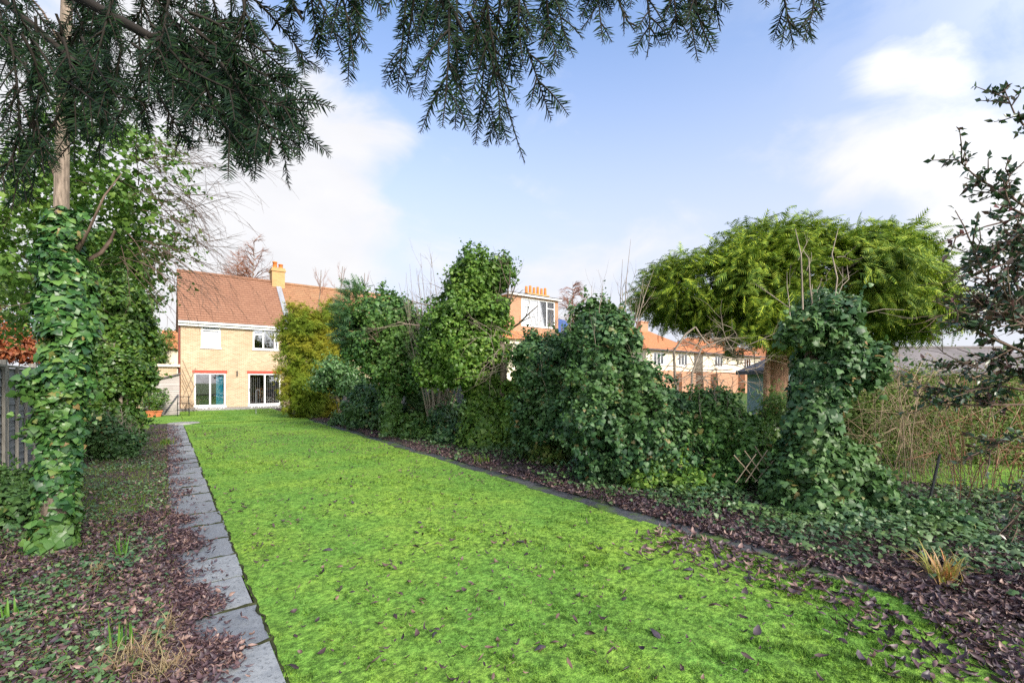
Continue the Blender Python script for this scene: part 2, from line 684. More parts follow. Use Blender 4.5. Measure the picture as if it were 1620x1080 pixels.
def make_lawn_mat():
    m, nt, b = new_mat("moss_lawn")
    c, fine, mid = lawn_colour(nt)
    nt.links.new(c, b.inputs['Base Color'])
    b.inputs['Roughness'].default_value = .9
    b.inputs['Specular IOR Level'].default_value = .1
    bump(nt, fine, b, .8, .03)
    return m


def make_moss_blade_mat():
    m, nt, b = new_mat("moss_blades")
    c, fine, mid = lawn_colour(nt)
    g = nt.nodes.new('ShaderNodeNewGeometry')
    v = ramp(nt, g.outputs['Random Per Island'], [(0, (.38, .48, .4)), (.45, (.95, .97, 1)), (.9, (1.35, 1.2, 1.0)), (1, (1.9, 1.6, 2.5))])
    c = mixc(nt, 1.0, c, v, 'MULTIPLY')
    nt.links.new(c, b.inputs['Base Color'])
    b.inputs['Roughness'].default_value = .6
    b.inputs['Specular IOR Level'].default_value = .2
    t = nt.nodes.new('ShaderNodeBsdfTranslucent')
    nt.links.new(c, t.inputs[0])
    mx = nt.nodes.new('ShaderNodeMixShader')
    mx.inputs[0].default_value = .35
    nt.links.new(b.outputs[0], mx.inputs[1])
    nt.links.new(t.outputs[0], mx.inputs[2])
    nt.links.new(mx.outputs[0], nt.nodes['Material Output'].inputs[0])
    return m


def make_soil_mat():
    m, nt, b = new_mat("leafy_soil")
    f = noise_node(nt, 14, 8, .7)
    g = noise_node(nt, 1.2, 5, .6)
    c = ramp(nt, f, [(.3, (.018, .013, .011)), (.5, (.045, .03, .026)), (.72, (.10, .062, .05))])
    c = mixc(nt, ramp(nt, g, [(.52, (0, 0, 0)), (.66, (.8, .8, .8))]), c, (.05, .085, .02))
    nt.links.new(c, b.inputs['Base Color'])
    b.inputs['Roughness'].default_value = .9
    bump(nt, f, b, .8, .04)
    return m


def make_slab_mat(name, c0, c1, moss, amt):
    m, nt, b = new_mat(name)
    f = noise_node(nt, 7, 9, .78)
    g = noise_node(nt, 2.6, 8, .7)
    h = noise_node(nt, 45, 4, .7)
    r = nt.nodes.new('ShaderNodeNewGeometry')
    c = ramp(nt, f, [(.3, c0), (.7, c1)])
    c = mixc(nt, 1.0, c, ramp(nt, r.outputs['Random Per Island'], [(0, (.68, .70, .74)), (1, (1.25, 1.24, 1.2))]), 'MULTIPLY')
    c = mixc(nt, ramp(nt, h, [(.52, (0, 0, 0)), (.66, (.75, .75, .75))]), c, tuple(x * .45 for x in c0))
    c = mixc(nt, ramp(nt, g, [(.62 - amt, (0, 0, 0)), (.74 - amt, (.85, .85, .85))]), c, moss)
    nt.links.new(c, b.inputs['Base Color'])
    nt.links.new(ramp(nt, f, [(.3, (.35, .35, .35)), (.7, (.75, .75, .75))]), b.inputs['Roughness'])
    bump(nt, f, b, .35, .01)
    return m


M = {}
M['ivy_near'] = leafmat("ivy_near", [(.018, .062, .022), (.04, .12, .032), (.068, .175, .04), (.14, .26, .06)], .38, .22, .5, (.09, .18, .03), 2.2, (.30, .17, .07))
M['ivy'] = leafmat("ivy", [(.026, .078, .022), (.046, .13, .032), (.076, .185, .04), (.14, .26, .06)], .46, .27, .38, (.11, .20, .036), 1.1, (.30, .17, .07))
M['ivy_dark'] = leafmat("ivy_dark", [(.022, .060, .026), (.038, .105, .040), (.064, .150, .052), (.12, .225, .075)], .46, .26, .40, (.09, .17, .036), .9, (.28, .15, .06))
M['ivy_light'] = leafmat("ivy_light", [(.06, .135, .02), (.095, .20, .028), (.145, .26, .038), (.21, .32, .06)], .45, .3, .35, (.06, .14, .025), 1.0)
M['ground_ivy'] = leafmat("ground_ivy", [(.03, .075, .035), (.05, .12, .05), (.085, .165, .065), (.15, .22, .10)], .4, .15, .5, (.09, .16, .03), 1.5)
M['laurel'] = leafmat("laurel", [(0.057, 0.138, 0.040), (0.092, 0.196, 0.057), (0.138, 0.253, 0.081)], .35, .2, .5)
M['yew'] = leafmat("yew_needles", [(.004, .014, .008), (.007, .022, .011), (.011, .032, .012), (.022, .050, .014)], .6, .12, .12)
M['conifer'] = leafmat("conifer_spray", [(.05, .11, .014), (.125, .22, .022), (.27, .38, .034), (.42, .49, .05)], .6, .22, .2, (.045, .10, .016), .9)
M['golden'] = leafmat("golden_hedge", [(0.088, 0.156, 0.015), (0.138, 0.213, 0.018), (0.213, 0.263, 0.022)], .6, .25, .2, (0.375, 0.300, 0.025), .75)
M['bush'] = leafmat("bush_leaf", [(.04, .10, .018), (.065, .15, .024), (.10, .19, .03), (.15, .23, .04)], .38, .25, .45, (.04, .09, .02), 1.5)
M['scrub'] = leafmat("scrub_leaf", [(.06, .12, .025), (.11, .19, .035), (.17, .26, .045), (.22, .24, .07)], .6, .3, .2, (.06, .09, .025), 1.6)
M['red_leaf'] = leafmat("red_leaf", [(.30, .075, .03), (.38, .13, .05), (.24, .06, .03), (.40, .19, .09)], .55, .3, .3)
M['holly'] = leafmat("holly", [(0.024, 0.051, 0.033), (0.039, 0.083, 0.045), (0.068, 0.128, 0.054), (0.128, 0.053, 0.053)], .32, .12, .55)
M['dead'] = leafmat("dead_leaf", [(.030, .019, .024), (.058, .034, .040), (.10, .058, .064), (.052, .040, .054), (.14, .080, .078), (.26, .17, .14)], .45, .05, .45)
M['dead_dark'] = leafmat("dead_leaf_dark", [(.022, .014, .018), (.045, .026, .03), (.075, .045, .045), (.17, .10, .08)], .5, .05, .4)
M['dead_red'] = leafmat("dead_leaf_red", [(.24, .06, .03), (.30, .10, .04), (.18, .05, .03)], .5, .1, .4)
M['straw'] = leafmat("straw", [(.24, .18, .09), (.34, .26, .14), (.42, .34, .2), (.28, .16, .08)], .6, .3, .3)
M['crocosmia'] = leafmat("crocosmia", [(.50, .20, .07), (.46, .30, .10), (.26, .30, .05), (.58, .38, .22)], .55, .3, .3)
M['shoot'] = leafmat("shoot", [(.06, .17, .02), (.09, .23, .03), (.13, .27, .04)], .45, .3, .4)
M['grass'] = leafmat("grass", [(.05, .13, .015), (.085, .19, .02), (.14, .24, .03), (.22, .24, .06)], .55, .3, .2)
M['moss'] = make_moss_blade_mat()
M['lawn'] = make_lawn_mat()
M['soil'] = make_soil_mat()
M['slab'] = make_slab_mat("slab_path", (.13, .145, .165), (.245, .26, .28), (.055, .085, .022), .04)
M['edging'] = make_slab_mat("slab_edge", (.035, .038, .045), (.085, .09, .10), (.07, .13, .015), .12)
M['patio'] = make_slab_mat("patio_slab", (.18, .18, .17), (.32, .31, .29), (.08, .11, .03), -.06)
M['joint'] = plain("mossy_joint", (.030, .034, .016), .95, .6, 9, .1)
M['bark'] = plain("bark", (.13, .095, .07), .85, .55, 9, .2, (6, 6, 1.2), .8)
M['bark_pale'] = plain("bark_pale", (.21, .165, .13), .85, .55, 7, .2, (7, 7, 1.2), .9)
M['bark_red'] = plain("bark_red", (.44, .25, .16), .85, .5, 6, .2, (7, 7, 1.0), .9)
M['twig'] = plain("twig", (.13, .09, .07), .8, .4, 5, .2)
M['twig_grey'] = plain("twig_grey", (.26, .215, .17), .8, .35, 5, .2)
M['twig_tan'] = plain("twig_tan", (.36, .27, .18), .8, .45, 2.0, .2)
M['twig_red'] = plain("twig_red", (.26, .12, .075), .8, .4, 3, .2)
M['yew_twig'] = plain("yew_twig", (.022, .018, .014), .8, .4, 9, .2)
M['brick'] = brickmat("yellow_brick", (.36, .245, .145), (.53, .39, .245), (.56, .48, .37), extra=(.32, .21, .125))
M['brick_chimney'] = brickmat("chimney_brick", (.56, .33, .12), (.46, .25, .09), (.45, .33, .2), extra=(.34, .17, .07))
M['brick_red'] = brickmat("red_brick", (.42, .17, .09), (.50, .24, .13), (.4, .3, .22), extra=(.36, .2, .12))
M['tile'] = brickmat("roof_tile", (.29, .155, .10), (.245, .125, .08), (.17, .085, .055), .30, .163, 'x', .014, (.27, .14, .085), .8, .4)
M['tile_old'] = brickmat("roof_tile_old", (.36, .19, .10), (.29, .14, .075), (.22, .12, .07), .30, .163, 'x', .016, (.32, .21, .12), .8, .4)
M['tile_red'] = brickmat("roof_tile_red", (.54, .22, .10), (.46, .18, .08), (.36, .15, .07), .30, .19, 'x', .02, (.40, .16, .08), .8, .5)
M['render'] = plain("white_render", (.72, .63, .50), .9, .08, 2, .2)
M['upvc'] = plain("white_plastic", (.80, .80, .80), .35, .03, 3, .4)
M['lintel'] = plain("red_lintel", (.52, .075, .05), .7, .15, 3, .2)
M['glass'] = glassmat("pane_glass")
M['glass_sky'] = glassmat("upper_glass", (.97, .98, 1), -.06)
M['teal'] = plain("teal_curtain", (.05, .50, .60), .8, .25, 4, .2, (8, 1, .2))
M['blind'] = plain("blind", (.42, .36, .30), .8, .2, 4, .2)
M['room'] = plain("room_wall", (.33, .31, .29), .9, .1, 1, .1)
M['furn'] = plain("wood_furniture", (.30, .11, .045), .5, .3, 4, .3)
M['terracotta'] = plain("terracotta", (.48, .16, .07), .8, .2, 8, .2)
M['lead'] = plain("lead", (.26, .27, .30), .6, .2, 5, .4)
M['fence'] = plain("fence_wood", (.18, .185, .19), .85, .45, 4, .2, (1.0, .35, 9), .7)
M['fence_post'] = plain("fence_post", (.24, .225, .20), .85, .35, 5, .2, (6, 6, .8), .6)
M['shed_wood'] = plain("shed_wood", (.40, .36, .34), .85, .25, 3, .2, (.6, .6, 8), .5)
M['felt'] = plain("roof_felt", (.155, .14, .14), .85, .25, 1.2, .25, None, .3)
M['felt_dark'] = plain("dark_felt", (.07, .07, .085), .8, .2, 3, .3)
M['blue_wood'] = plain("blue_wood", (.22, .30, .33), .8, .15, 4, .2)
M['black'] = plain("black_metal", (.018, .02, .022), .5, .2, 8, .4)
M['wire'] = plain("wire", (.10, .11, .11), .5, .2, 8, .5)
M['trellis'] = plain("trellis", (.26, .21, .15), .8, .3, 6, .2)
M['pipe'] = plain("downpipe", (.22, .06, .04), .5, .15, 6, .3)
M['pot'] = plain("chimney_pot", (.58, .19, .05), .8, .2, 6, .2)
M['solar'] = plain("solar", (.03, .07, .22), .25, .2, 3, .6)
M['ground'] = plain("distant_ground", (.07, .11, .03), .95, .4, .4, .1)


# ------------------------------------------------------------------ ground, lawn, paths, beds
def grid(name, x0, x1, y0, y1, nx, ny, zf, mat, edge=None):
    xs = np.linspace(0, 1, nx + 1)
    ys = np.linspace(y0, y1, ny + 1)
    X, Y = np.meshgrid(xs, ys)
    a = x0(Y) if callable(x0) else np.full_like(Y, x0)
    b = x1(Y) if callable(x1) else np.full_like(Y, x1)
    XX = a + (b - a) * X
    P = np.stack([XX.ravel(), Y.ravel(), np.zeros(XX.size)], 1)
    P[:, 2] = zf(P)
    i = (np.arange(ny)[:, None] * (nx + 1) + np.arange(nx)[None]).ravel()
    T = np.stack([i, i + 1, i + nx + 2, i + nx + 1], 1)
    o = mesh_np(name, P, T, mat, None, True, np.array([0, 0, 0.0]))
    return props(o, kind='structure')


g_ = MB()
g_.quad((-600, -400, -.12), (900, -400, -.12), (900, 900, -.12), (-600, 900, -.12))
props(g_.build("ground", M['ground'], None, (0, 0, -.12)), kind='structure')

wav = lambda y, s: .035 * np.sin(y * 2.1 + s) + .025 * np.sin(y * 5.3 + s * 2) + .012 * np.sin(y * 13 + s)
LX0 = lambda y: .515 + wav(y, .3) * .10
LX1 = lambda y: (4.42 + np.maximum(y - 3.2, 0) * .022) + wav(y, 1.9) * .8
lawn_z = lambda P: .018 + .010 * noise3(P * np.array([1, 1, 0]), 1.6, 3) + .006 * noise3(P * np.array([1, 1, 0]), 6, 4)
grid("lawn", LX0, LX1, -2.5, 21.0, 90, 420, lawn_z, M['lawn'])
grid("lawn", lambda y: .58 + wav(y, .3) * .4, lambda y: 5.0 + 0 * y + wav(y, 1.9) * .5, 21.05, 30.4, 50, 100, lambda P: lawn_z(P) + .012, M['lawn'])
soil_z = lambda P: .006 + .03 * (1 + noise3(P * np.array([1, 1, 0]), 1.3, 5)) * .5 + .012 * noise3(P * np.array([1, 1, 0]), 7, 6)
grid("flower_bed", -3.4, .06, .2, 22.0, 50, 300, soil_z, M['soil'])
grid("flower_bed", lambda y: LX1(y) + .26, 9.0, -2.5, 31.5, 60, 330, soil_z, M['soil'])
grid("lawn", -3.4, .56, 22.02, 31.1, 20, 40, lambda P: lawn_z(P) + .01, M['lawn'])
grid("soil", -.05, 5.9, .25, 30.45, 12, 60, lambda P: 0 * P[:, 0] - .004, M['soil'])
grid("neighbour_lawn", 7.6, 22, -2, 12.5, 40, 90, lambda P: .02 + .015 * noise3(P * np.array([1, 1, 0]), 1.5, 8), M['lawn'])
grid("neighbour_bed", -14, -3.4, 2, 36, 10, 20, lambda P: 0 * P[:, 0] - .02, M['soil'])

pb = MB()
y = .8
while y < 20.6:
    L = .60 if y < 8 else .62
    dz = random.uniform(-.006, .006)
    j = random.uniform(-.008, .008)
    r = random.uniform(-.012, .012)
    pb.box((.035 + j, y + .016, -.05), (.520 + j + random.uniform(-.015, .012), y + L - .014, .026 + dz), r)
    y += L
jt = Tubes(5)
for q in np.arange(.8, 20.6, .60):
    yy = q if q < 8 else 8 + (q - 8) * .62 / .60
    if yy > 20.4:
        break
    xs = np.linspace(.02, .53, 9)
    jt.add(np.stack([xs, yy + rng.normal(size=9) * .006, .020 + rng.normal(size=9) * .004], 1), rng.uniform(.008, .017, 9))
for q in np.arange(.8, 20, .5):
    ys = np.linspace(q, q + .5, 9)
    jt.add(np.stack([.528 + rng.normal(size=9) * .008, ys, .018 + rng.normal(size=9) * .005], 1), rng.uniform(.006, .016, 9))
props(jt.build("path_joints", M['joint'], None, np.array([0, 0, 0.])), kind='structure')
pb.build("path", M['slab'], None, (0, 0, 0))
props(bpy.data.objects["path"], kind='structure')
eb = MB()
y = .9
while y < 20.8:
    L = random.uniform(.55, .95)
    x = float(LX1(np.array(y + L / 2)))
    eb.box((x + .0, y + .012, -.05), (x + .29, y + L - .012, .012 + random.uniform(-.006, .006)), random.uniform(-.02, .02) - .022)
    y += L
props(eb.build("path_edging", M['edging'], None, (0, 0, 0)), kind='structure')
tb = MB()
tb.box((.2, 30.42, -.05), (6.2, 32.64, .09))
tb.box((.2, 30.30, -.05), (6.2, 30.415, .05))
props(tb.build("patio", M['patio'], None, (0, 0, 0)), kind='structure')

# moss and grass standing on the lawn
def moss():
    n = 1500000
    x = rng.uniform(.50, 4.9, n)
    y = np.where(rng.uniform(size=n) < .93, rng.uniform(.5, 30.2, n), rng.uniform(.2, 3, n))
    d = np.hypot(x, y)
    keep = (rng.uniform(size=n) < np.minimum(1, (2.3 / d)) ** 1.6) & (x > LX0(y) + .0) & (x < LX1(y) - .0) & ((y < 21) | (y > 21.06))
    x, y, d = x[keep], y[keep], d[keep]
    p = np.stack([x, y, np.zeros(len(x))], 1)
    p[:, 2] = lawn_z(p) - .004 + np.where(y > 21, .012, 0)
    lean = rng.normal(size=p.shape) * 1.2
    fw = UP + lean * np.array([1, 1, .2])
    long_ = noise3(p, .9, 21) > .35
    clmp = noise3(p, 16, 22) + .6 * noise3(p, 37, 23)
    sz = rng.uniform(.006, .016, len(p)) * np.clip(1.0 + .6 * clmp, .2, 2) * np.where(long_, 1.5, 1.0) * (1 + .07 * d)
    nr = nrmz(rng.normal(size=p.shape) * np.array([1, 1, .1]))
    cl = Cloud()
    cl.add(TUFT, p, nr, fw, sz)
    props(cl.build("moss", M['moss'], None, np.array([0, 0, 0.])), "bright yellow green moss and short grass carpeting the lawn", "moss", None, 'stuff')


moss()


def flat_leaves(cl, p, size, lift=.02, tilt=.45, tms=DEAD):
    k = rng.integers(0, len(tms), len(p))
    for i, t in enumerate(tms):
        q = p[k == i]
        a = rng.uniform(0, 6.283, len(q))
        fw = np.stack([np.cos(a), np.sin(a), rng.normal(size=len(q)) * .25], 1)
        nr = UP + rng.normal(size=q.shape) * tilt
        s = (size if np.isscalar(size) else size[k == i]) * rng.uniform(.55, 1.3, len(q))
        cl.add(t, q + UP * (lift * rng.uniform(.2, 1.2, len(q)))[:, None], nr, fw, s)


def litter():
    # left bed and its spill over the path
    n = 170000
    y = np.where(rng.uniform(size=n) < .5, rng.uniform(.9, 21, n), rng.uniform(.9, 7, n))
    x = np.where(rng.uniform(size=n) < .75, rng.uniform(-3.2, .42, n), rng.uniform(-.2, .42, n))
    d = np.hypot(x, y)
    p = np.stack([x, y, np.zeros(n)], 1)
    dens = np.clip(.62 + .75 * noise3(p, 1.7, 31), .06, 1) * np.minimum(1, 4.2 / d)
    spill = np.clip(noise3(p * np.array([.4, 1, 0]), 4.5, 33) * .22 + .21, 0.05, .40) + np.where((y > 3.0) & (y < 4.3), .06, 0)
    far = np.where(y > 9.5, .35, 1.0)
    dens = np.where(x > .03, np.clip((spill + .05 + rng.normal(size=n) * .05 - x) / .12, .03, 1) * np.minimum(1, 4.2 / d), dens)
    dens = np.where(x > .42 - .05, dens * .3, dens)
    keep = rng.uniform(size=n) < dens * .9
    p = p[keep]
    p[:, 2] = np.where(p[:, 0] > .03, .03, soil_z(p) + .005)
    cl = Cloud()
    flat_leaves(cl, p, .047, .03, .6)
    props(cl.build("leaf_litter", M['dead'], None, np.array([0, 0, 0.])), "damp purple brown fallen leaves heaped along the slab path's left edge", "leaf litter", None, 'stuff')
    # right bed
    n = 190000
    y = np.where(rng.uniform(size=n) < .75, rng.uniform(-1.5, 21, n), rng.uniform(-1.5, 4, n))
    x = rng.uniform(2.6, 9.5, n)
    d = np.hypot(x, y)
    p = np.stack([x, y, np.zeros(n)], 1)
    e = LX1(y)
    dens = np.clip(.85 + .7 * noise3(p, 1.5, 41), .15, 1) * np.minimum(1, 5.5 / d)
    lim = e + .17 + .10 * noise3(p * np.array([0.3, 1, 0]), 2.2, 43) - np.clip(1.25 - y, 0, 3) * 1.1
    dens = np.where(x < lim, .0, dens)
    dens = np.where((x - lim < .5) & (x > lim), np.minimum(1, dens * 1.7), dens)
    keep = rng.uniform(size=n) < dens * .95
    p = p[keep]
    p[:, 2] = soil_z(p) + .008
    cl = Cloud()
    flat_leaves(cl, p, .058, .03, .55)
    n = 900
    y = rng.uniform(.0, 3.0, n)
    x = LX1(y) - np.clip(1.25 - y, 0, 3) * 1.0 - np.abs(rng.normal(size=n)) * .42
    p = np.stack([x, y, np.full(n, .03)], 1)
    flat_leaves(cl, p, .075, .012)
    props(cl.build("leaf_litter", M['dead'], None, np.array([0, 0, 0.])), "damp purple brown fallen leaves banked beside the lawn under the hedge", "leaf litter", None, 'stuff')
    # small leaves on the lawn
    n = 9000
    y = rng.uniform(1.2, 20, n) ** 1.0
    x = rng.uniform(.6, 4.6, n)
    p = np.stack([x, y, np.zeros(n)], 1)
    dens = np.clip(.42 + .55 * noise3(p, 1.1, 51), .06, 1)
    keep = (rng.uniform(size=n) < dens) & (x < LX1(y))
    p = p[keep]
    p[:, 2] = lawn_z(p) + .006
    cl = Cloud()
    flat_leaves(cl, p, np.where(rng.uniform(size=len(p)) < .7, .032, .06), .02, .35)
    props(cl.build("fallen_leaves", M['dead_dark'], None, np.array([0, 0, 0.])), "small dark fallen leaves scattered thinly over the mossy lawn", "fallen leaves", None, 'stuff')
    # the larger curled leaves on the lawn: each its own
    protos = []
    for t in (DEAD[0], DEAD[1], DEAD[2]):
        c = Cloud()
        c.add(t, np.zeros((1, 3)), np.array([[0, 0, 1.]]), np.array([[0, 1., 0]]), .088)
        c.add(NEEDLE, np.array([[0, .004, 0.004]]), np.array([[0, 0, 1.]]), np.array([[.2, -1., 0.1]]), .04)
        protos.append(c)
    spots = [(905, 985), (830, 860), (990, 940), (1160, 880), (660, 830), (585, 1063), (890, 800), (1045, 1015), (640, 985), (740, 930),
             (690, 1005), (1235, 965), (1290, 1050), (1130, 815), (780, 945), (1010, 880), (560, 800), (620, 870), (1185, 990), (1080, 905),
             (960, 1050), (720, 860), (845, 1035), (1330, 985), (1100, 760 + 90), (510, 875), (475, 830), (930, 905), (1260, 905 + 30), (1385, 1015),
             (655, 750), (805, 770), (905, 840), (540, 760), (1020, 800)]
    mats = [M['dead_dark'], M['dead'], M['dead_dark']]
    base = []
    for i, c in enumerate(protos):
        o = c.build("curled_leaf", mats[i], None, np.array([0, 0, 0.]))
        base.append(o)
    for i, (a, b) in enumerate(spots):
        q = gp(a, b)
        o = base[i] if i < 3 else base[i % 3].copy()
        if i >= 3:
            COL.objects.link(o)
        o.location = (q[0], q[1], float(lawn_z(np.array([q]))[0]) + .026)
        o.rotation_euler = (random.uniform(-.35, .35), random.uniform(-.35, .35), random.uniform(0, 6.28))
        s = random.uniform(.75, 1.25)
        o.scale = (s, s, s)
        props(o, "large curled brown leaf lying singly on the mossy lawn", "leaf", "large fallen leaves on the lawn")


litter()


def ground_cover():
    cl = Cloud()
    n = 75000                                       # right bed: small ivy trailing over the litter
    y = np.where(rng.uniform(size=n) < .75, rng.uniform(-1.5, 24, n), rng.uniform(-1.5, 4, n))
    x = rng.uniform(4.7, 9.3, n)
    p = np.stack([x, y, np.zeros(n)], 1)
    d = np.hypot(x, y)
    f = np.clip((x - LX1(y) - .35) / 1.2, 0, .62) + .75 * noise3(p, 2.2, 61)
    keep = rng.uniform(size=n) < np.clip(f, .03, 1) * np.minimum(1, 7.5 / d)
    p = p[keep]
    p[:, 2] = soil_z(p) + rng.uniform(.03, .16, len(p)) * (.5 + .8 * np.clip(noise3(p, 2.5, 62) + .5, 0, 1))
    cl.add(IVY, p, UP + rng.normal(size=p.shape) * .45, rng.normal(size=p.shape) * np.array([1, 1, .2]), .050 * rng.uniform(.5, 1.35, len(p)))
    props(cl.build("ground_ivy", M['ground_ivy'], None, np.array([0, 0, 0.])), "grey green ivy trailing over the leaf litter below the hedge", "ground ivy", None, 'stuff')
    cl = Cloud()
    n = 80000                                       # left bed: weeds and short grass
    y = rng.uniform(1.2, 18, n)
    x = rng.uniform(-3.0, .02, n)
    p = np.stack([x, y, np.zeros(n)], 1)
    d = np.hypot(x, y)
    keep = rng.uniform(size=n) < np.clip(.36 + .9 * noise3(p, 1.7, 71), .0, 1) * np.minimum(1, 4.0 / d)
    p = p[keep]
    p[:, 2] = soil_z(p) + rng.uniform(.02, .07, len(p))
    cl.add(IVY, p, UP + rng.normal(size=p.shape) * .4, rng.normal(size=p.shape) * np.array([1, 1, .2]), .032 * rng.uniform(.5, 1.4, len(p)))
    props(cl.build("ground_ivy", M['ground_ivy'], None, np.array([0, 0, 0.])), "low green weeds spreading between fallen leaves beside the slab path", "ground ivy", None, 'stuff')
    cl = Cloud()
    n = 110000
    y = rng.uniform(1.0, 20, n)
    x = rng.uniform(-2.6, .05, n)
    p = np.stack([x, y, np.zeros(n)], 1)
    d = np.hypot(x, y)
    keep = rng.uniform(size=n) < np.clip(.1 + 1.3 * noise3(p, 1.3, 73) + .45 * (x > -.5), 0, 1) * np.minimum(1, 4.0 / d)
    p = p[keep]
    p[:, 2] = soil_z(p)
    cl.add(BLADE, p, rng.normal(size=p.shape) * np.array([1, 1, .1]), UP + rng.normal(size=p.shape) * .55, .05 * rng.uniform(.4, 1.5, len(p)))
    props(cl.build("grass", M['grass'], None, np.array([0, 0, 0.])), "thin patches of short grass in the left leafy bed", "grass", None, 'stuff')


ground_cover()


# ------------------------------------------------------------------ houses
def facade(px, py, yy):
    k = (px - 810) / F
    d = yy / (cT - sT * k)
    return d * (cT * k + sT), EH + (HZ - py) / F * d


def wall_with_holes(mb, x0, x1, z0, z1, y0, y1, holes):
    xs = sorted({x0, x1, *[h[0] for h in holes], *[h[1] for h in holes]})
    zs = sorted({z0, z1, *[h[2] for h in holes], *[h[3] for h in holes]})
    for i in range(len(xs) - 1):
        run = None
        for j in range(len(zs) - 1):
            cx, cz = (xs[i] + xs[i + 1]) / 2, (zs[j] + zs[j + 1]) / 2
            hole = any(h[0] < cx < h[1] and h[2] < cz < h[3] for h in holes)
            if not hole:
                run = [zs[j], zs[j + 1]] if run is None else [run[0], zs[j + 1]]
            if hole or j == len(zs) - 2:
                if run:
                    mb.box((xs[i], y0, run[0]), (xs[i + 1], y1, run[1]))
                run = None


def tiled_slope(mb, a, b, c, d, n, lift=.035, back=.05):
    """stepped tile courses: a-b is the eave, d-c the ridge (a under d)"""
    a, b, c, d = [np.array(q, float) for q in (a, b, c, d)]
    nr = np.cross(b - a, d - a)
    nr = nr / np.linalg.norm(nr)
    for i in range(n):
        t0, t1 = i / n, (i + 1) / n
        p0, p1 = a + (d - a) * t0, b + (c - b) * t0
        q0, q1 = a + (d - a) * t1, b + (c - b) * t1
        mb.hexa([p0 - nr * back, p1 - nr * back, q1 - nr * back, q0 - nr * back, p0 + nr * lift, p1 + nr * lift, q1 + nr * .006, q0 + nr * .006])


def window(parent, x0, x1, z0, z1, yf, mat_f, mat_g, vbars=(), hbars=(), fw=.07, sill=True, name="window"):
    """a framed opening in a wall whose face is y = yf; bars at fractions"""
    fr = MB()
    y0, y1 = yf + .03, yf + .10
    fr.box((x0, y0, z0), (x1, y1, z0 + fw))
    fr.box((x0, y0, z1 - fw), (x1, y1, z1))
    fr.box((x0, y0, z0 + fw), (x0 + fw, y1, z1 - fw))
    fr.box((x1 - fw, y0, z0 + fw), (x1, y1, z1 - fw))
    for v in vbars:
        x = x0 + (x1 - x0) * v
        fr.box((x - fw * .5, y0 + .004, z0 + fw), (x + fw * .5, y1 - .004, z1 - fw))
    for (h, va, vb) in hbars:
        z = z0 + (z1 - z0) * h
        fr.box((x0 + (x1 - x0) * va + fw * .55, y0 + .006, z - fw * .4), (x0 + (x1 - x0) * vb - fw * .55, y1 - .006, z + fw * .4))
    w = fr.build(name, mat_f, parent)
    g = MB()
    g.box((x0 + fw * .5, yf + .060, z0 + fw * .5), (x1 - fw * .5, yf + .066, z1 - fw * .5))
    g.build("pane", mat_g, w)
    if sill:
        s = MB()
        s.box((x0 - .05, yf - .06, z0 - .06), (x1 + .05, yf + .028, z0 - .003))
        s.build("sill", mat_f, w)
    return w


HY = 32.65                                          # rear face of the terrace of houses
HX0, HX1 = .69, 6.39
RZ, EZ, RY = 8.75, 5.17, HY + 3.6


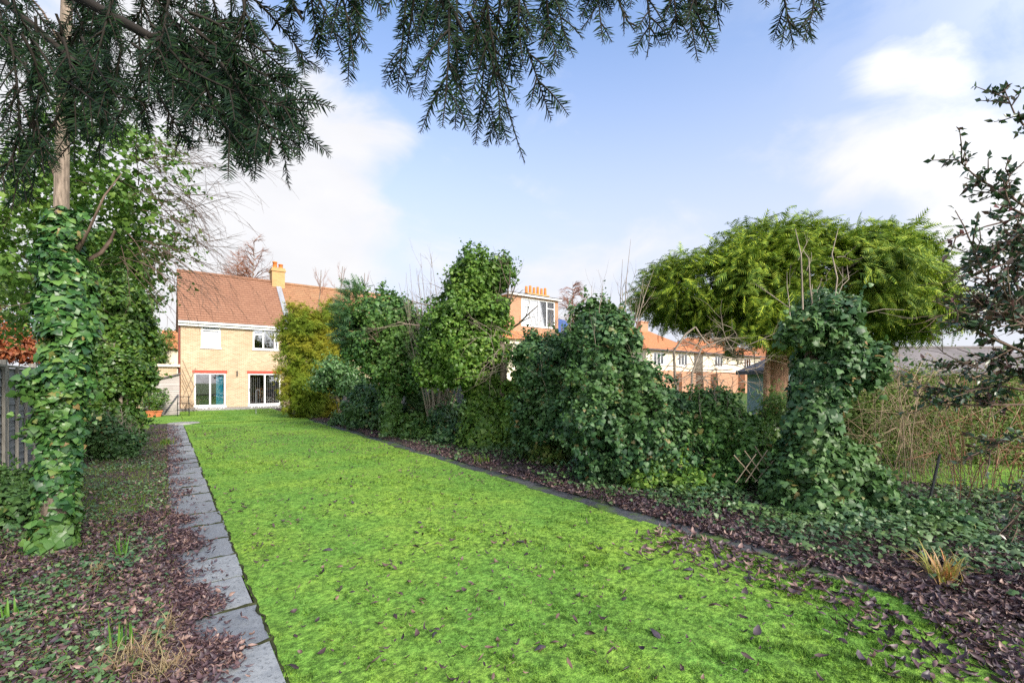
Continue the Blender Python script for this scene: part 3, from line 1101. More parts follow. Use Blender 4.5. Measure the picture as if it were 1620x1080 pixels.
def main_house():
    h = thing("brick_house", (3.5, HY + 3.5, 0), "yellow brick semi-detached house with brown tiled roof at the end of the lawn", "house")
    ops = []
    for (a, b, t, bt) in ((307, 357, 588, 643), (393, 444, 589, 644), (318, 349, 511, 550), (400, 441, 518, 553)):
        xa, _ = facade(a, t, HY)
        xb, _ = facade(b, t, HY)
        _, zt = facade((a + b) / 2, t, HY)
        _, zb = facade((a + b) / 2, bt, HY)
        ops.append((xa, xb, zb, zt))
    ops[0] = (ops[0][0], ops[0][1], .16, 2.15)
    ops[1] = (ops[1][0], ops[1][1], .16, 2.15)
    mb = MB()
    wall_with_holes(mb, HX0, HX1, -.1, EZ, HY, HY + .28, ops)
    mb.box((HX0, HY + .28, -.1), (HX0 + .28, HY + 7.2, EZ))
    mb.box((HX0, HY + 7.2, -.1), (HX1, HY + 7.45, EZ))
    i = len(mb.v)
    for x in (HX0, HX0 + .28):
        mb.v += [(x, HY + .02, EZ), (x, HY + 7.3, EZ), (x, RY, RZ - .12)]
    mb.f += [(i, i + 2, i + 1), (i + 3, i + 4, i + 5), (i, i + 3, i + 5, i + 2), (i + 1, i + 2, i + 5, i + 4)]
    mb.build("wall", M['brick'], h)
    rm = MB()
    rm.box((HX0 + .28, HY + 3.6, -.1), (HX1, HY + 3.7, EZ))
    rm.box((HX0 + .28, HY + .28, 2.45), (HX1, HY + 3.6, 2.6))
    rm.box((HX0 + .28, HY + .28, .0), (HX1, HY + 3.6, .12))
    rm.box((3.55, HY + .28, .12), (3.65, HY + 3.6, 2.45))
    rm.box((3.55, HY + .28, 2.6), (3.65, HY + 3.6, EZ))
    rm.box((HX1 - .1, HY + .28, -.1), (HX1 - .004, HY + 3.6, EZ))
    rm.box((HX0 + .3, HY + .28, EZ), (HX1 - .02, HY + 7.1, EZ + .1))
    rm.build("room", M['room'], h)
    r = MB()
    tiled_slope(r, (HX0 - .12, HY - .30, EZ + .0), (HX1, HY - .30, EZ + .0), (HX1, RY, RZ), (HX0 - .12, RY, RZ), 22)
    tiled_slope(r, (HX1, HY + 7.5, EZ), (HX0 - .12, HY + 7.5, EZ), (HX0 - .12, RY, RZ), (HX1, RY, RZ), 6)
    r.box((HX0 - .13, RY - .12, RZ - .03), (HX1, RY + .12, RZ + .09))
    roof = r.build("roof", M['tile'], h)
    fl = MB()
    nrm = np.array([0, -(RZ - EZ), RY - HY + .3])
    nrm = nrm / np.linalg.norm(nrm)
    e0, e1 = np.array([HX1 - .16, HY - .31, EZ]), np.array([HX1 + .16, HY - .31, EZ])
    q0, q1 = np.array([HX1 - .16, RY - .3, RZ - .28]), np.array([HX1 + .16, RY - .3, RZ - .28])
    fl.hexa([e0 - nrm * .02, e1 - nrm * .02, q1 - nrm * .02, q0 - nrm * .02, e0 + nrm * .075, e1 + nrm * .075, q1 + nrm * .075, q0 + nrm * .075])
    fl.build("flashing", M['lead'], roof)
    ch = MB()
    cx0, cx1 = HX1 - .42, HX1 + .40
    ch.box((cx0, RY - .5, RZ - .9), (cx1, RY + .5, 9.45))
    ch.box((cx0 - .06, RY - .56, 9.45), (cx1 + .06, RY + .56, 9.57))
    ch.box((cx0 - .02, RY - .52, 9.57), (cx1 + .02, RY + .52, 9.70))
    chim = ch.build("chimney", M['brick_chimney'], roof)
    for dx, hh in ((-.18, .48), (.2, .34)):
        t = Tubes(12)
        x = HX1 + dx
        t.add([(x, RY - .1, 9.69), (x, RY - .1, 9.8), (x, RY - .1, 9.7 + hh * .8), (x, RY - .1, 9.7 + hh * .82), (x, RY - .1, 9.7 + hh), (x, RY - .1, 9.701 + hh)], [.17, .15, .13, .16, .16, .11])
        t.build("chimney_pot", M['pot'], h)
    gt = MB()
    gt.box((HX0 - .12, HY - .20, EZ - .28), (HX1, HY - .002, EZ - .06))
    gt.box((HX0 - .12, HY - .32, EZ - .13), (HX1, HY - .203, EZ - .02))
    gt.build("gutter", M['upvc'], h)
    dp = Tubes(8)
    dp.add([(HX0 - .06, HY + .06, EZ - .2), (HX0 - .06, HY + .06, 2.5), (HX0 - .06, HY + .06, 0)], .045)
    dp.build("downpipe", M['pipe'], h)
    for k in (0, 1):
        x0, x1, z0, z1 = ops[k]
        d = window(h, x0, x1, z0, z1, HY, M['upvc'], M['glass'], (.5,), (), .085, False, "patio_door")
        s = MB()
        s.box((x0 - .05, HY - .10, .095), (x1 + .05, HY + .02, z0 - .003))
        s.build("sill", M['upvc'], d)
        hd = MB()
        hd.box((x0 + (.1 if k == 0 else .04), HY + .01, 1.0), (x0 + (.13 if k == 0 else .07), HY + .029, 1.22))
        hd.build("handle", M['black'], d)
        l = MB()
        l.box((x0 - .08, HY - .02, z1 + .004), (x1 + .08, HY + .025, z1 + .16))
        l.build("lintel", M['lintel'], h)
    # curtains and blinds just inside the doors
    x0, x1, z0, z1 = ops[0]
    cu = MB()
    n = 9
    xs = np.linspace(x0 + (x1 - x0) * .70, x0 + (x1 - x0) * .93, n)
    for i in range(n - 1):
        ya, yb = HY + .22 + .05 * (i % 2), HY + .22 + .05 * ((i + 1) % 2)
        cu.quad((xs[i], ya, z0 + .03), (xs[i + 1], yb, z0 + .03), (xs[i + 1], yb, z1 - .03), (xs[i], ya, z1 - .03))
    cu.build("curtain", M['teal'], h)
    x0, x1, z0, z1 = ops[1]
    bl = MB()
    for i in range(15):
        x = x0 + .1 + (x1 - x0 - .2) * i / 14
        if 5 < i < 8:
            continue
        bl.box((x - .035, HY + .34, z0 + .05), (x + .012, HY + .36, z1 - .04), .9)
    bl.build("blind", M['blind'], h)
    x0, x1, z0, z1 = ops[2]
    window(h, x0, x1, z0, z1, HY, M['upvc'], M['glass_sky'], (), ((.72, 0, 1),), .10)
    cu = MB()
    cu.box((x0 + .09, HY + .12, z0 + .09), (x1 - .09, HY + .135, z1 - .09))
    cu.build("blind", M['upvc'], h)
    x0, x1, z0, z1 = ops[3]
    window(h, x0, x1, z0, z1, HY, M['upvc'], M['glass'], (.40, .84), ((.66, 0, .40),), .085)
    wl = MB()
    lx, lz = facade(375, 590, HY)
    wl.box((lx - .03, HY - .09, lz - .18), (lx + .03, HY - .003, lz + .14))
    wl.build("wall_lamp", M['black'], h)
    # a little wooden lattice on the brickwork by the door
    lt = Tubes(4)
    for i in range(6):
        for s in (-1, 1):
            xa = HX0 + .10 + i * .11
            xb = xa + s * 1.6 * .35
            za, zb = .7, 2.3
            xb = min(max(xb, HX0 + .06), HX0 + .72)
            zb = .7 + abs(xb - xa) / .35
            if zb - za > .15:
                lt.add([(xa, HY - .03 - .006 * s, za + (i % 3) * .3), (xb, HY - .03 - .006 * s, zb + (i % 3) * .3)], .012)
    lt.build("lattice", M['trellis'], h)


main_house()

# furniture glimpsed through the right-hand patio door
def dining():
    x, z = facade(417, 620, HY)
    t = thing("dining_table", (x + .1, HY + 1.4, .12), "dark wooden dining table seen through the right patio door", "table")
    a = MB()
    a.box((x - .5, HY + 1.0, .82), (x + .8, HY + 1.8, .87))
    a.build("tabletop", M['furn'], t)
    for dx in (-.45, .70):
        for dy in (1.05, 1.7):
            l = MB()
            l.box((x + dx, HY + dy, .12), (x + dx + .06, HY + dy + .06, .819))
            l.build("leg", M['furn'], t)
    for dx, lab in ((-.15, "wooden dining chair behind the left pane of the right patio door"), (.50, "wooden dining chair behind the right pane of the right patio door")):
        c = thing("dining_chair", (x + dx, HY + .8, .12), lab, "chair", "dining chairs inside the house")
        s = MB()
        s.box((x + dx - .2, HY + .6, .54), (x + dx + .2, HY + .99, .58))
        s.build("seat", M['furn'], c)
        s = MB()
        for q in range(4):
            s.box((x + dx - .2 + q * .12, HY + .57, .585), (x + dx - .16 + q * .12, HY + .60, 1.15))
        s.box((x + dx - .2, HY + .565, 1.151), (x + dx + .2, HY + .605, 1.22))
        s.build("backrest", M['furn'], c)
        for lx in (-.19, .15):
            for ly in (.62, .94):
                l = MB()
                l.box((x + dx + lx, HY + ly, .12), (x + dx + lx + .04, HY + ly + .04, .539))
                l.build("leg", M['furn'], c)


dining()


def next_house():
    x0, x1 = HX1 + .01, 15.2
    h = thing("attached_house", (10.5, HY + 3.5, 0), "adjoining house with weathered brown roof rising behind the clipped golden hedge", "house")
    mb = MB()
    wx, wz0 = facade(470, 553, HY)
    _, wz1 = facade(470, 520, HY)
    holes = [(8.2, 9.9, 3.2, 4.5), (11.5, 13.2, 3.2, 4.5), (8.0, 10, .2, 2.2)]
    wall_with_holes(mb, x0, x1, -.1, EZ, HY, HY + .28, holes)
    mb.box((x1 - .28, HY + .28, -.1), (x1, HY + 7.2, EZ))
    mb.box((x0, HY + 7.2, -.1), (x1, HY + 7.45, EZ))
    mb.box((x0 + .01, HY + 2.5, -.1), (x1 - .3, HY + 2.6, EZ))
    mb.build("wall", M['brick'], h)
    r = MB()
    tiled_slope(r, (x0, HY - .30, EZ), (x1 + .2, HY - .30, EZ), (x1 + .2, RY, RZ - .05), (x0, RY, RZ - .05), 22)
    tiled_slope(r, (x1 + .2, HY + 7.5, EZ), (x0, HY + 7.5, EZ), (x0, RY, RZ - .05), (x1 + .2, RY, RZ - .05), 6)
    r.box((x0, RY - .12, RZ - .08), (x1 + .2, RY + .12, RZ + .05))
    r.build("roof", M['tile_old'], h)
    for q in holes:
        window(h, *q, HY, M['upvc'], M['glass'], (.5,), (), .08)
    gt = MB()
    gt.box((x0, HY - .20, EZ - .28), (x1, HY - .002, EZ - .06))
    gt.build("gutter", M['upvc'], h)


next_house()


def dormer_house():
    yy = 34.5
    xa = facade(800, 500, yy)[0]
    xb = facade(930, 500, yy)[0]
    h = thing("dormer_house", ((xa + xb) / 2, yy + 4, 0), "white rendered house with large white loft dormer beyond the ivy hedge", "house")
    ez = 5.7
    mb = MB()
    holes = [(xa + 2, xa + 3.6, 3.2, 4.8), (xa + 5.0, xa + 6.8, 3.2, 4.8)]
    wall_with_holes(mb, xa - 2.5, xb + .5, -.1, ez, yy, yy + .3, holes)
    mb.box((xa - 2.5, yy + .3, -.1), (xa - 2.2, yy + 7.7, ez))
    mb.box((xb + .2, yy + .3, -.1), (xb + .5, yy + 7.7, ez))
    mb.box((xa - 2.5, yy + 7.7, -.1), (xb + .5, yy + 8.0, ez))
    mb.box((xa - 2.1, yy + 2.5, -.1), (xb + .1, yy + 2.6, ez))
    mb.build("wall", M['render'], h)
    for q in holes:
        window(h, *q, yy, M['upvc'], M['glass'], (.33, .66), (), .09)
    r = MB()
    rz = 9.9
    tiled_slope(r, (xa - 2.8, yy - .35, ez), (xb + 1.0, yy - .35, ez), (xb - 3.3, yy + 4, rz - .1), (xa - .2, yy + 4, rz - .1), 18)
    tiled_slope(r, (xb + 1.0, yy - .35, ez), (xb + 1.0, yy + 8.3, ez), (xb - 3.3, yy + 4.02, rz - .1), (xb - 3.3, yy + 3.98, rz - .1), 18)
    tiled_slope(r, (xb + 1.0, yy + 8.3, ez), (xa - 2.8, yy + 8.3, ez), (xa - .2, yy + 4, rz - .1), (xb - 3.3, yy + 4, rz - .1), 6)
    r.build("roof", M['tile_red'], h)
    # dormer: cheeks, flat roof, wide window
    dx0 = facade(805, 500, yy + .5)[0]
    dx1 = facade(883, 500, yy + .5)[0]
    wx0 = facade(825, 500, yy + .5)[0]
    wx1 = facade(878, 500, yy + .5)[0]
    zt = facade(850, 472, yy + .5)[1]
    zb = facade(850, 517, yy + .5)[1]
    d = MB()
    wall_with_holes(d, dx0, dx1, 6.2, zt, yy + .5, yy + .75, [(wx0, wx1, zb, zt - .12)])
    d.box((dx0, yy + .75, 6.2), (dx0 + .2, yy + 4, zt))
    d.box((dx1 - .2, yy + .75, 6.2), (dx1, yy + 4, zt))
    d.box((dx0 + .2, yy + 3, 6.2), (dx1 - .2, yy + 3.1, zt))
    dm = d.build("dormer", M['brick_red'], h)
    window(h, wx0, wx1, zb, zt - .12, yy + .5, M['upvc'], M['glass_sky'], (.25, .5, .75), ((.72, 0, .25), (.72, .75, 1)), .12)
    bl = MB()
    bl.box((wx0 + .1, yy + .63, zb + .1), (wx1 - .1, yy + .65, zt - .2))
    bl.build("blind", M['upvc'], h)
    f = MB()
    f.box((dx0 - .25, yy + .2, zt + .003), (dx1 + .25, yy + 4.2, zt + .17))
    f.build("dormer_roof", M['upvc'], dm)
    f = MB()
    f.box((dx0 - .28, yy + .17, zt + .173), (dx1 + .28, yy + 4.2, zt + .24))
    f.build("roof_felt", M['felt_dark'], dm)
    cx0 = facade(831, 470, yy + 4)[0]
    cx1 = facade(864, 470, yy + 4)[0]
    c = MB()
    ct = facade(848, 466, yy + 4)[1]
    c.box((cx0, yy + 3.6, 8.5), (cx1, yy + 4.4, ct - .15))
    c.box((cx0 - .08, yy + 3.52, ct - .15), (cx1 + .08, yy + 4.48, ct))
    ch = c.build("chimney", M['brick_chimney'], h)
    for i in range(6):
        t = Tubes(10)
        x = cx0 + .15 + (cx1 - cx0 - .3) * i / 5
        hh = .75 + .12 * (i % 2)
        t.add([(x, yy + 4, ct - .01), (x, yy + 4, ct + .1), (x, yy + 4, ct + hh), (x, yy + 4, ct + hh + .01)], [.19, .16, .14, .1])
        t.build("chimney_pot", M['pot'], ch)
    s = MB()
    a = np.array([facade(884, 500, yy)[0] + .3, yy + .7, ez + .95])
    sl_ = np.array([0, 4.35, rz - .1 - ez]) / 4.35
    n = np.array([0, -(rz - ez), 4.35]) / math.hypot(rz - ez, 4.35)
    w = 3.0
    P0, P1 = a + n * .05, a + np.array([w, 0, 0]) + n * .05
    s.hexa([P0, P1, P1 + sl_ * 1.9, P0 + sl_ * 1.9, P0 + n * .06, P1 + n * .06, P1 + n * .06 + sl_ * 1.9, P0 + n * .06 + sl_ * 1.9])
    s.build("solar_panel", M['solar'], h)


dormer_house()


def hip_house(pxa, pxb, yy, ez, rz, label, seed, extra=0):
    xa, xb = facade(pxa, 560, yy)[0], facade(pxb, 560, yy)[0]
    L = xb - xa
    h = thing("hip_roofed_house", ((xa + xb) / 2, yy + 4.5, 0), label, "house", "houses beyond the hedge")
    bz = ez - 2.6
    holes = []
    nw = 2
    for i in range(nw):
        cx = xa + L * (i + .5) / nw
        holes.append((cx - 1.1, cx + 1.1, ez - 1.9, ez - .35))
    up = MB()
    wall_with_holes(up, xa, xb, bz, ez, yy, yy + .3, holes)
    up.box((xa, yy + .3, bz), (xa + .3, yy + 8.7, ez))
    up.box((xb - .3, yy + .3, bz), (xb, yy + 8.7, ez))
    up.box((xa, yy + 8.7, bz), (xb, yy + 9, ez))
    up.box((xa + .3, yy + .55, bz), (xb - .3, yy + .6, ez))
    up.build("upper_wall", M['render'], h)
    lo = MB()
    lo.box((xa - .01, yy - .01, -.1), (xb + .01, yy + 9.01, bz - .003))
    lo.box((xa + L * .12, yy - 1.0, -.1), (xa + L * .42, yy - .013, bz - .35))
    lo.box((xa + L * .58, yy - 1.0, -.1), (xa + L * .88, yy - .013, bz - .35))
    lo.build("lower_wall", M['brick_red'], h)
    for q in holes:
        window(h, *q, yy, M['upvc'], M['glass'], (.33, .66), (), .12)
    r = MB()
    o = .45
    hp = 4.2
    A, B, Cc, D = (xa - o, yy - o, ez), (xb + o, yy - o, ez), (xb + o, yy + 9 + o, ez), (xa - o, yy + 9 + o, ez)
    R0, R1 = (xa + hp, yy + 4.5, rz), (xb - hp, yy + 4.5, rz)
    tiled_slope(r, A, B, R1, R0, 16)
    tiled_slope(r, B, Cc, (R1[0], R1[1] + .02, rz), (R1[0], R1[1] - .02, rz), 16)
    tiled_slope(r, Cc, D, R0, R1, 6)
    tiled_slope(r, D, A, (R0[0], R0[1] - .02, rz), (R0[0], R0[1] + .02, rz), 16)
    roof = r.build("roof", M['tile_red'], h)
    c = MB()
    mx = (xa + xb) / 2
    c.box((mx - .8, yy + 4.1, rz - .8), (mx + .8, yy + 4.9, rz + 1.0))
    c.box((mx - .88, yy + 4.02, rz + 1.0), (mx + .88, yy + 4.98, rz + 1.15))
    c.build("chimney", M['brick_red'], roof)
    g = MB()
    g.box((xa - o - .02, yy - o - .12, ez - .16), (xb + o, yy - o - .003, ez + .0))
    g.build("gutter", M['felt_dark'], h)


hip_house(1022, 1098, 34, 5.6, 8.6, "white rendered house with orange hipped roof showing left of the conifer's trunk", 1)
hip_house(1112, 1203, 34, 5.6, 8.4, "white rendered house with orange hipped roof close behind the conifer's trunk", 2)
hip_house(1225, 1300, 36, 5.4, 8.6, "distant orange-roofed house largely hidden behind the ivy-clad stump", 3)
hip_house(1345, 1402, 24, 4.6, 6.2, "distant orange-roofed house peeping over the long felt shed roof", 4)


def left_outbuildings():
    # brick garage beside the house
    x1 = HX0 - .2
    y0 = 31.2
    x0 = -1.6
    g = thing("brick_garage", ((x0 + x1) / 2, y0 + 2.5, 0), "low yellow brick garage beside the house, behind the timber shed", "garage")
    m = MB()
    zt = facade(270, 580, y0)[1]
    wall_with_holes(m, x0, x1, -.1, zt, y0, y0 + .22, [(x0 + .4, x0 + 1.2, 1.0, 1.9)])
    m.box((x0, y0 + .22, -.1), (x0 + .22, y0 + 5, zt))
    m.box((x1 - .22, y0 + .22, -.1), (x1, y0 + 5, zt))
    m.box((x0, y0 + 5, -.1), (x1, y0 + 5.22, zt))
    m.build("wall", M['brick'], g)
    r = MB()
    r.box((x0 - .15, y0 - .15, zt + .003), (x1 + .15, y0 + 5.3, zt + .14))
    r.build("roof", M['render'], g)
    window(g, x0 + .4, x0 + 1.2, 1.0, 1.9, y0, M['upvc'], M['glass'], (.5,))
    # timber shed
    y0 = 27.2
    x0, x1 = facade(226, 620, y0)[0], facade(284, 620, y0)[0]
    zl, zr = facade(230, 607, y0)[1], facade(284, 592, y0)[1]
    s = thing("timber_shed", ((x0 + x1) / 2, y0 + 1, 0), "pale grey clapboard shed with sloping roof left of the brick house", "shed")
    m = MB()
    nb = 15
    for i in range(nb):
        za, zb = .05 + (zl - .05) * i / nb, .05 + (zl - .05) * (i + 1) / nb
        m.hexa([(x0, y0 - .025, za), (x1, y0 - .025, za), (x1, y0 + .05, za), (x0, y0 + .05, za), (x0, y0 - .004, zb), (x1, y0 - .004, zb), (x1, y0 + .05, zb), (x0, y0 + .05, zb)])
    m.quad((x0, y0, zl + .001), (x1, y0, zl + .001), (x1, y0, zr))
    m.box((x0, y0 + .052, .0), (x0 + .05, y0 + 2.2, zl - .02))
    m.box((x1 - .05, y0 + .052, .0), (x1, y0 + 2.2, zl))
    m.box((x0, y0 + 2.2, .0), (x1, y0 + 2.25, zl))
    m.build("wall", M['shed_wood'], s)
    r = MB()
    r.hexa([(x0 - .1, y0 - .12, zl + .0), (x1 + .06, y0 - .12, zr + .02), (x1 + .06, y0 + 2.4, zr + .02), (x0 - .1, y0 + 2.4, zl + .0),
            (x0 - .1, y0 - .12, zl + .06), (x1 + .06, y0 - .12, zr + .08), (x1 + .06, y0 + 2.4, zr + .08), (x0 - .1, y0 + 2.4, zl + .06)])
    r.build("roof", M['felt'], s)
    br = MB()
    br.hexa([(x1 - .62, y0 - .04, .1), (x1 - .54, y0 - .04, .1), (x1 - .54, y0 - .028, .1), (x1 - .62, y0 - .028, .1),
             (x1 - .10, y0 - .04, 1.0), (x1 - .02, y0 - .04, 1.0), (x1 - .02, y0 - .028, 1.0), (x1 - .10, y0 - .028, 1.0)])
    br.build("brace", M['felt_dark'], s)
    # house far behind on the left
    yy = 52
    xa, xb = facade(262, 560, yy)[0], facade(284, 560, yy)[0]
    f = thing("white_house", ((xa + xb) / 2, yy + 3, 0), "small white gabled house far off left of the brick house's downpipe", "house")
    m = MB()
    zt = facade(275, 552, yy)[1]
    m.box((xa, yy, -.1), (xb + 2, yy + 5, zt))
    m.build("wall", M['render'], f)
    r = MB()
    tiled_slope(r, (xa - .3, yy - .3, zt), (xb + 2.3, yy - .3, zt), (xb + 2.3, yy + 2.5, zt + 1.9), (xa - .3, yy + 2.5, zt + 1.9), 8)
    tiled_slope(r, (xb + 2.3, yy + 5.3, zt), (xa - .3, yy + 5.3, zt), (xa - .3, yy + 2.5, zt + 1.9), (xb + 2.3, yy + 2.5, zt + 1.9), 8)
    r.build("roof", M['tile_red'], f)


left_outbuildings()


def right_sheds():
    # long low shed with a felt roof
    c = at(1480, 600, 14.2)
    R_, F_ = RIGHT, FWD
    h = thing("long_shed", (c[0], c[1], 0), "long low shed with grey brown felt roof behind the bramble thicket", "shed")
    def P(a, b, z):
        q = c + R_ * a + F_ * b
        return (q[0], q[1], z)
    L0, L1 = -2.75, 4.6
    m = MB()
    m.hexa([P(L0 + .2, .25, -.1), P(L1 - .2, .25, -.1), P(L1 - .2, 4.6, -.1), P(L0 + .2, 4.6, -.1), P(L0 + .2, .25, 1.92), P(L1 - .2, .25, 1.92), P(L1 - .2, 4.6, 1.92), P(L0 + .2, 4.6, 1.92)])
    m.build("wall", M['bark'], h)
    r = MB()
    r.hexa([P(L0, 0, 1.93), P(L1, 0, 1.93), P(L1, 2.4, 2.80), P(L0 + .15, 2.4, 2.80), P(L0, 0, 1.99), P(L1, 0, 1.99), P(L1, 2.4, 2.86), P(L0 + .15, 2.4, 2.86)])
    r.hexa([P(L0 + .15, 2.403, 2.80), P(L1, 2.403, 2.80), P(L1, 4.9, 1.93), P(L0, 4.9, 1.93), P(L0 + .15, 2.403, 2.86), P(L1, 2.403, 2.86), P(L1, 4.9, 1.99), P(L0, 4.9, 1.99)])
    roof = r.build("roof", M['felt'], h)
    t = Tubes(6)
    t.add([P(L0 + .1, 2.4, 2.87), P(L1, 2.4, 2.87)], .07)
    t.build("ridge_cap", M['felt'], roof)
    g = MB()
    g.hexa([P(L0, -.06, 1.84), P(L1, -.06, 1.84), P(L1, -.004, 1.84), P(L0, -.004, 1.84), P(L0, -.06, 1.98), P(L1, -.06, 1.98), P(L1, -.004, 1.98), P(L0, -.004, 1.98)])
    g.build("fascia", M['felt_dark'], h)
    # small blue-grey shed peeping out beside the conifer's trunk
    c2 = at(1236, 600, 13.0)
    s = thing("garden_shed", (c2[0], c2[1], 0), "small blue grey shed with dark roof beside the conifer's trunk", "shed")
    def Q(a, b, z):
        q = c2 + R_ * a + F_ * b
        return (q[0], q[1], z)
    m = MB()
    m.hexa([Q(-.15, 0, -.1), Q(1.6, 0, -.1), Q(1.6, 1.6, -.1), Q(-.15, 1.6, -.1), Q(-.15, 0, 1.95), Q(1.6, 0, 2.25), Q(1.6, 1.6, 2.25), Q(-.15, 1.6, 1.95)])
    m.build("wall", M['blue_wood'], s)
    r = MB()
    r.hexa([Q(-.42, -.2, 1.86), Q(.75, -.2, 2.36), Q(.75, 1.8, 2.36), Q(-.42, 1.8, 1.86), Q(-.42, -.2, 1.97), Q(.75, -.2, 2.47), Q(.75, 1.8, 2.47), Q(-.42, 1.8, 1.97)])
    r.hexa([Q(.753, -.2, 2.36), Q(1.9, -.2, 1.86), Q(1.9, 1.8, 1.86), Q(.753, 1.8, 2.36), Q(.753, -.2, 2.47), Q(1.9, -.2, 1.97), Q(1.9, 1.8, 1.97), Q(.753, 1.8, 2.47)])
    r.build("roof", M['felt_dark'], s)


right_sheds()


# ------------------------------------------------------------------ fences and garden furniture
def fence():
    x = -1.92
    t = thing("timber_fence", (x, 12, 0), "weathered grey overlap timber fence behind the big ivy-clad tree", "fence")
    y0 = 6.1
    PW = 1.83
    for i in range(8):
        a, b = y0 + i * (PW + .1), y0 + i * (PW + .1) + PW
        p = MB()
        nb = 13
        for k in range(nb):
            z0 = .08 + k * .135
            w = [.012 * math.sin(k * 1.7 + i), .012 * math.sin(k * 2.3 + i * 2)]
            p.hexa([(x - .012, a, z0 + w[0]), (x + .012, a, z0 + w[0]), (x + .012, b, z0 + w[1]), (x - .012, b, z0 + w[1]),
                    (x - .026, a, z0 + .155 + w[0]), (x - .004, a, z0 + .155 + w[0]), (x - .004, b, z0 + .155 + w[1]), (x - .026, b, z0 + .155 + w[1])])
        pan = p.build("panel", M['fence'], t)
        f = MB()
        for q in range(4):
            yy = a + .02 + (PW - .07) * q / 3
            f.box((x + .013, yy, .06), (x + .048, yy + .036, 1.86))
        f.box((x - .035, a, 1.863), (x + .052, b, 1.895))
        f.build("batten", M['fence_post'], pan)
        pm = MB()
        pm.box((x - .045, b + .006, -.1), (x + .045, b + .094, 1.97))
        pm.build("post", M['fence_post'], t)


fence()


def back_fence():
    x = 8.15
    t = thing("timber_fence", (x, 21, 0), "pale grey board fence glimpsed through gaps below the right-hand trees", "fence")
    for i in range(10):
        a = 13.0 + i * 1.9
        p = MB()
        for k in range(12):
            p.box((x + (.02 if k % 2 else 0), a + k * .15, .03), (x + .018 + (.02 if k % 2 else 0), a + k * .15 + .152, 1.62))
        p.build("panel", M['fence'], t)
        q = MB()
        q.box((x - .04, a + 1.81, -.05), (x + .05, a + 1.89, 1.7))
        q.build("post", M['fence_post'], t)


back_fence()


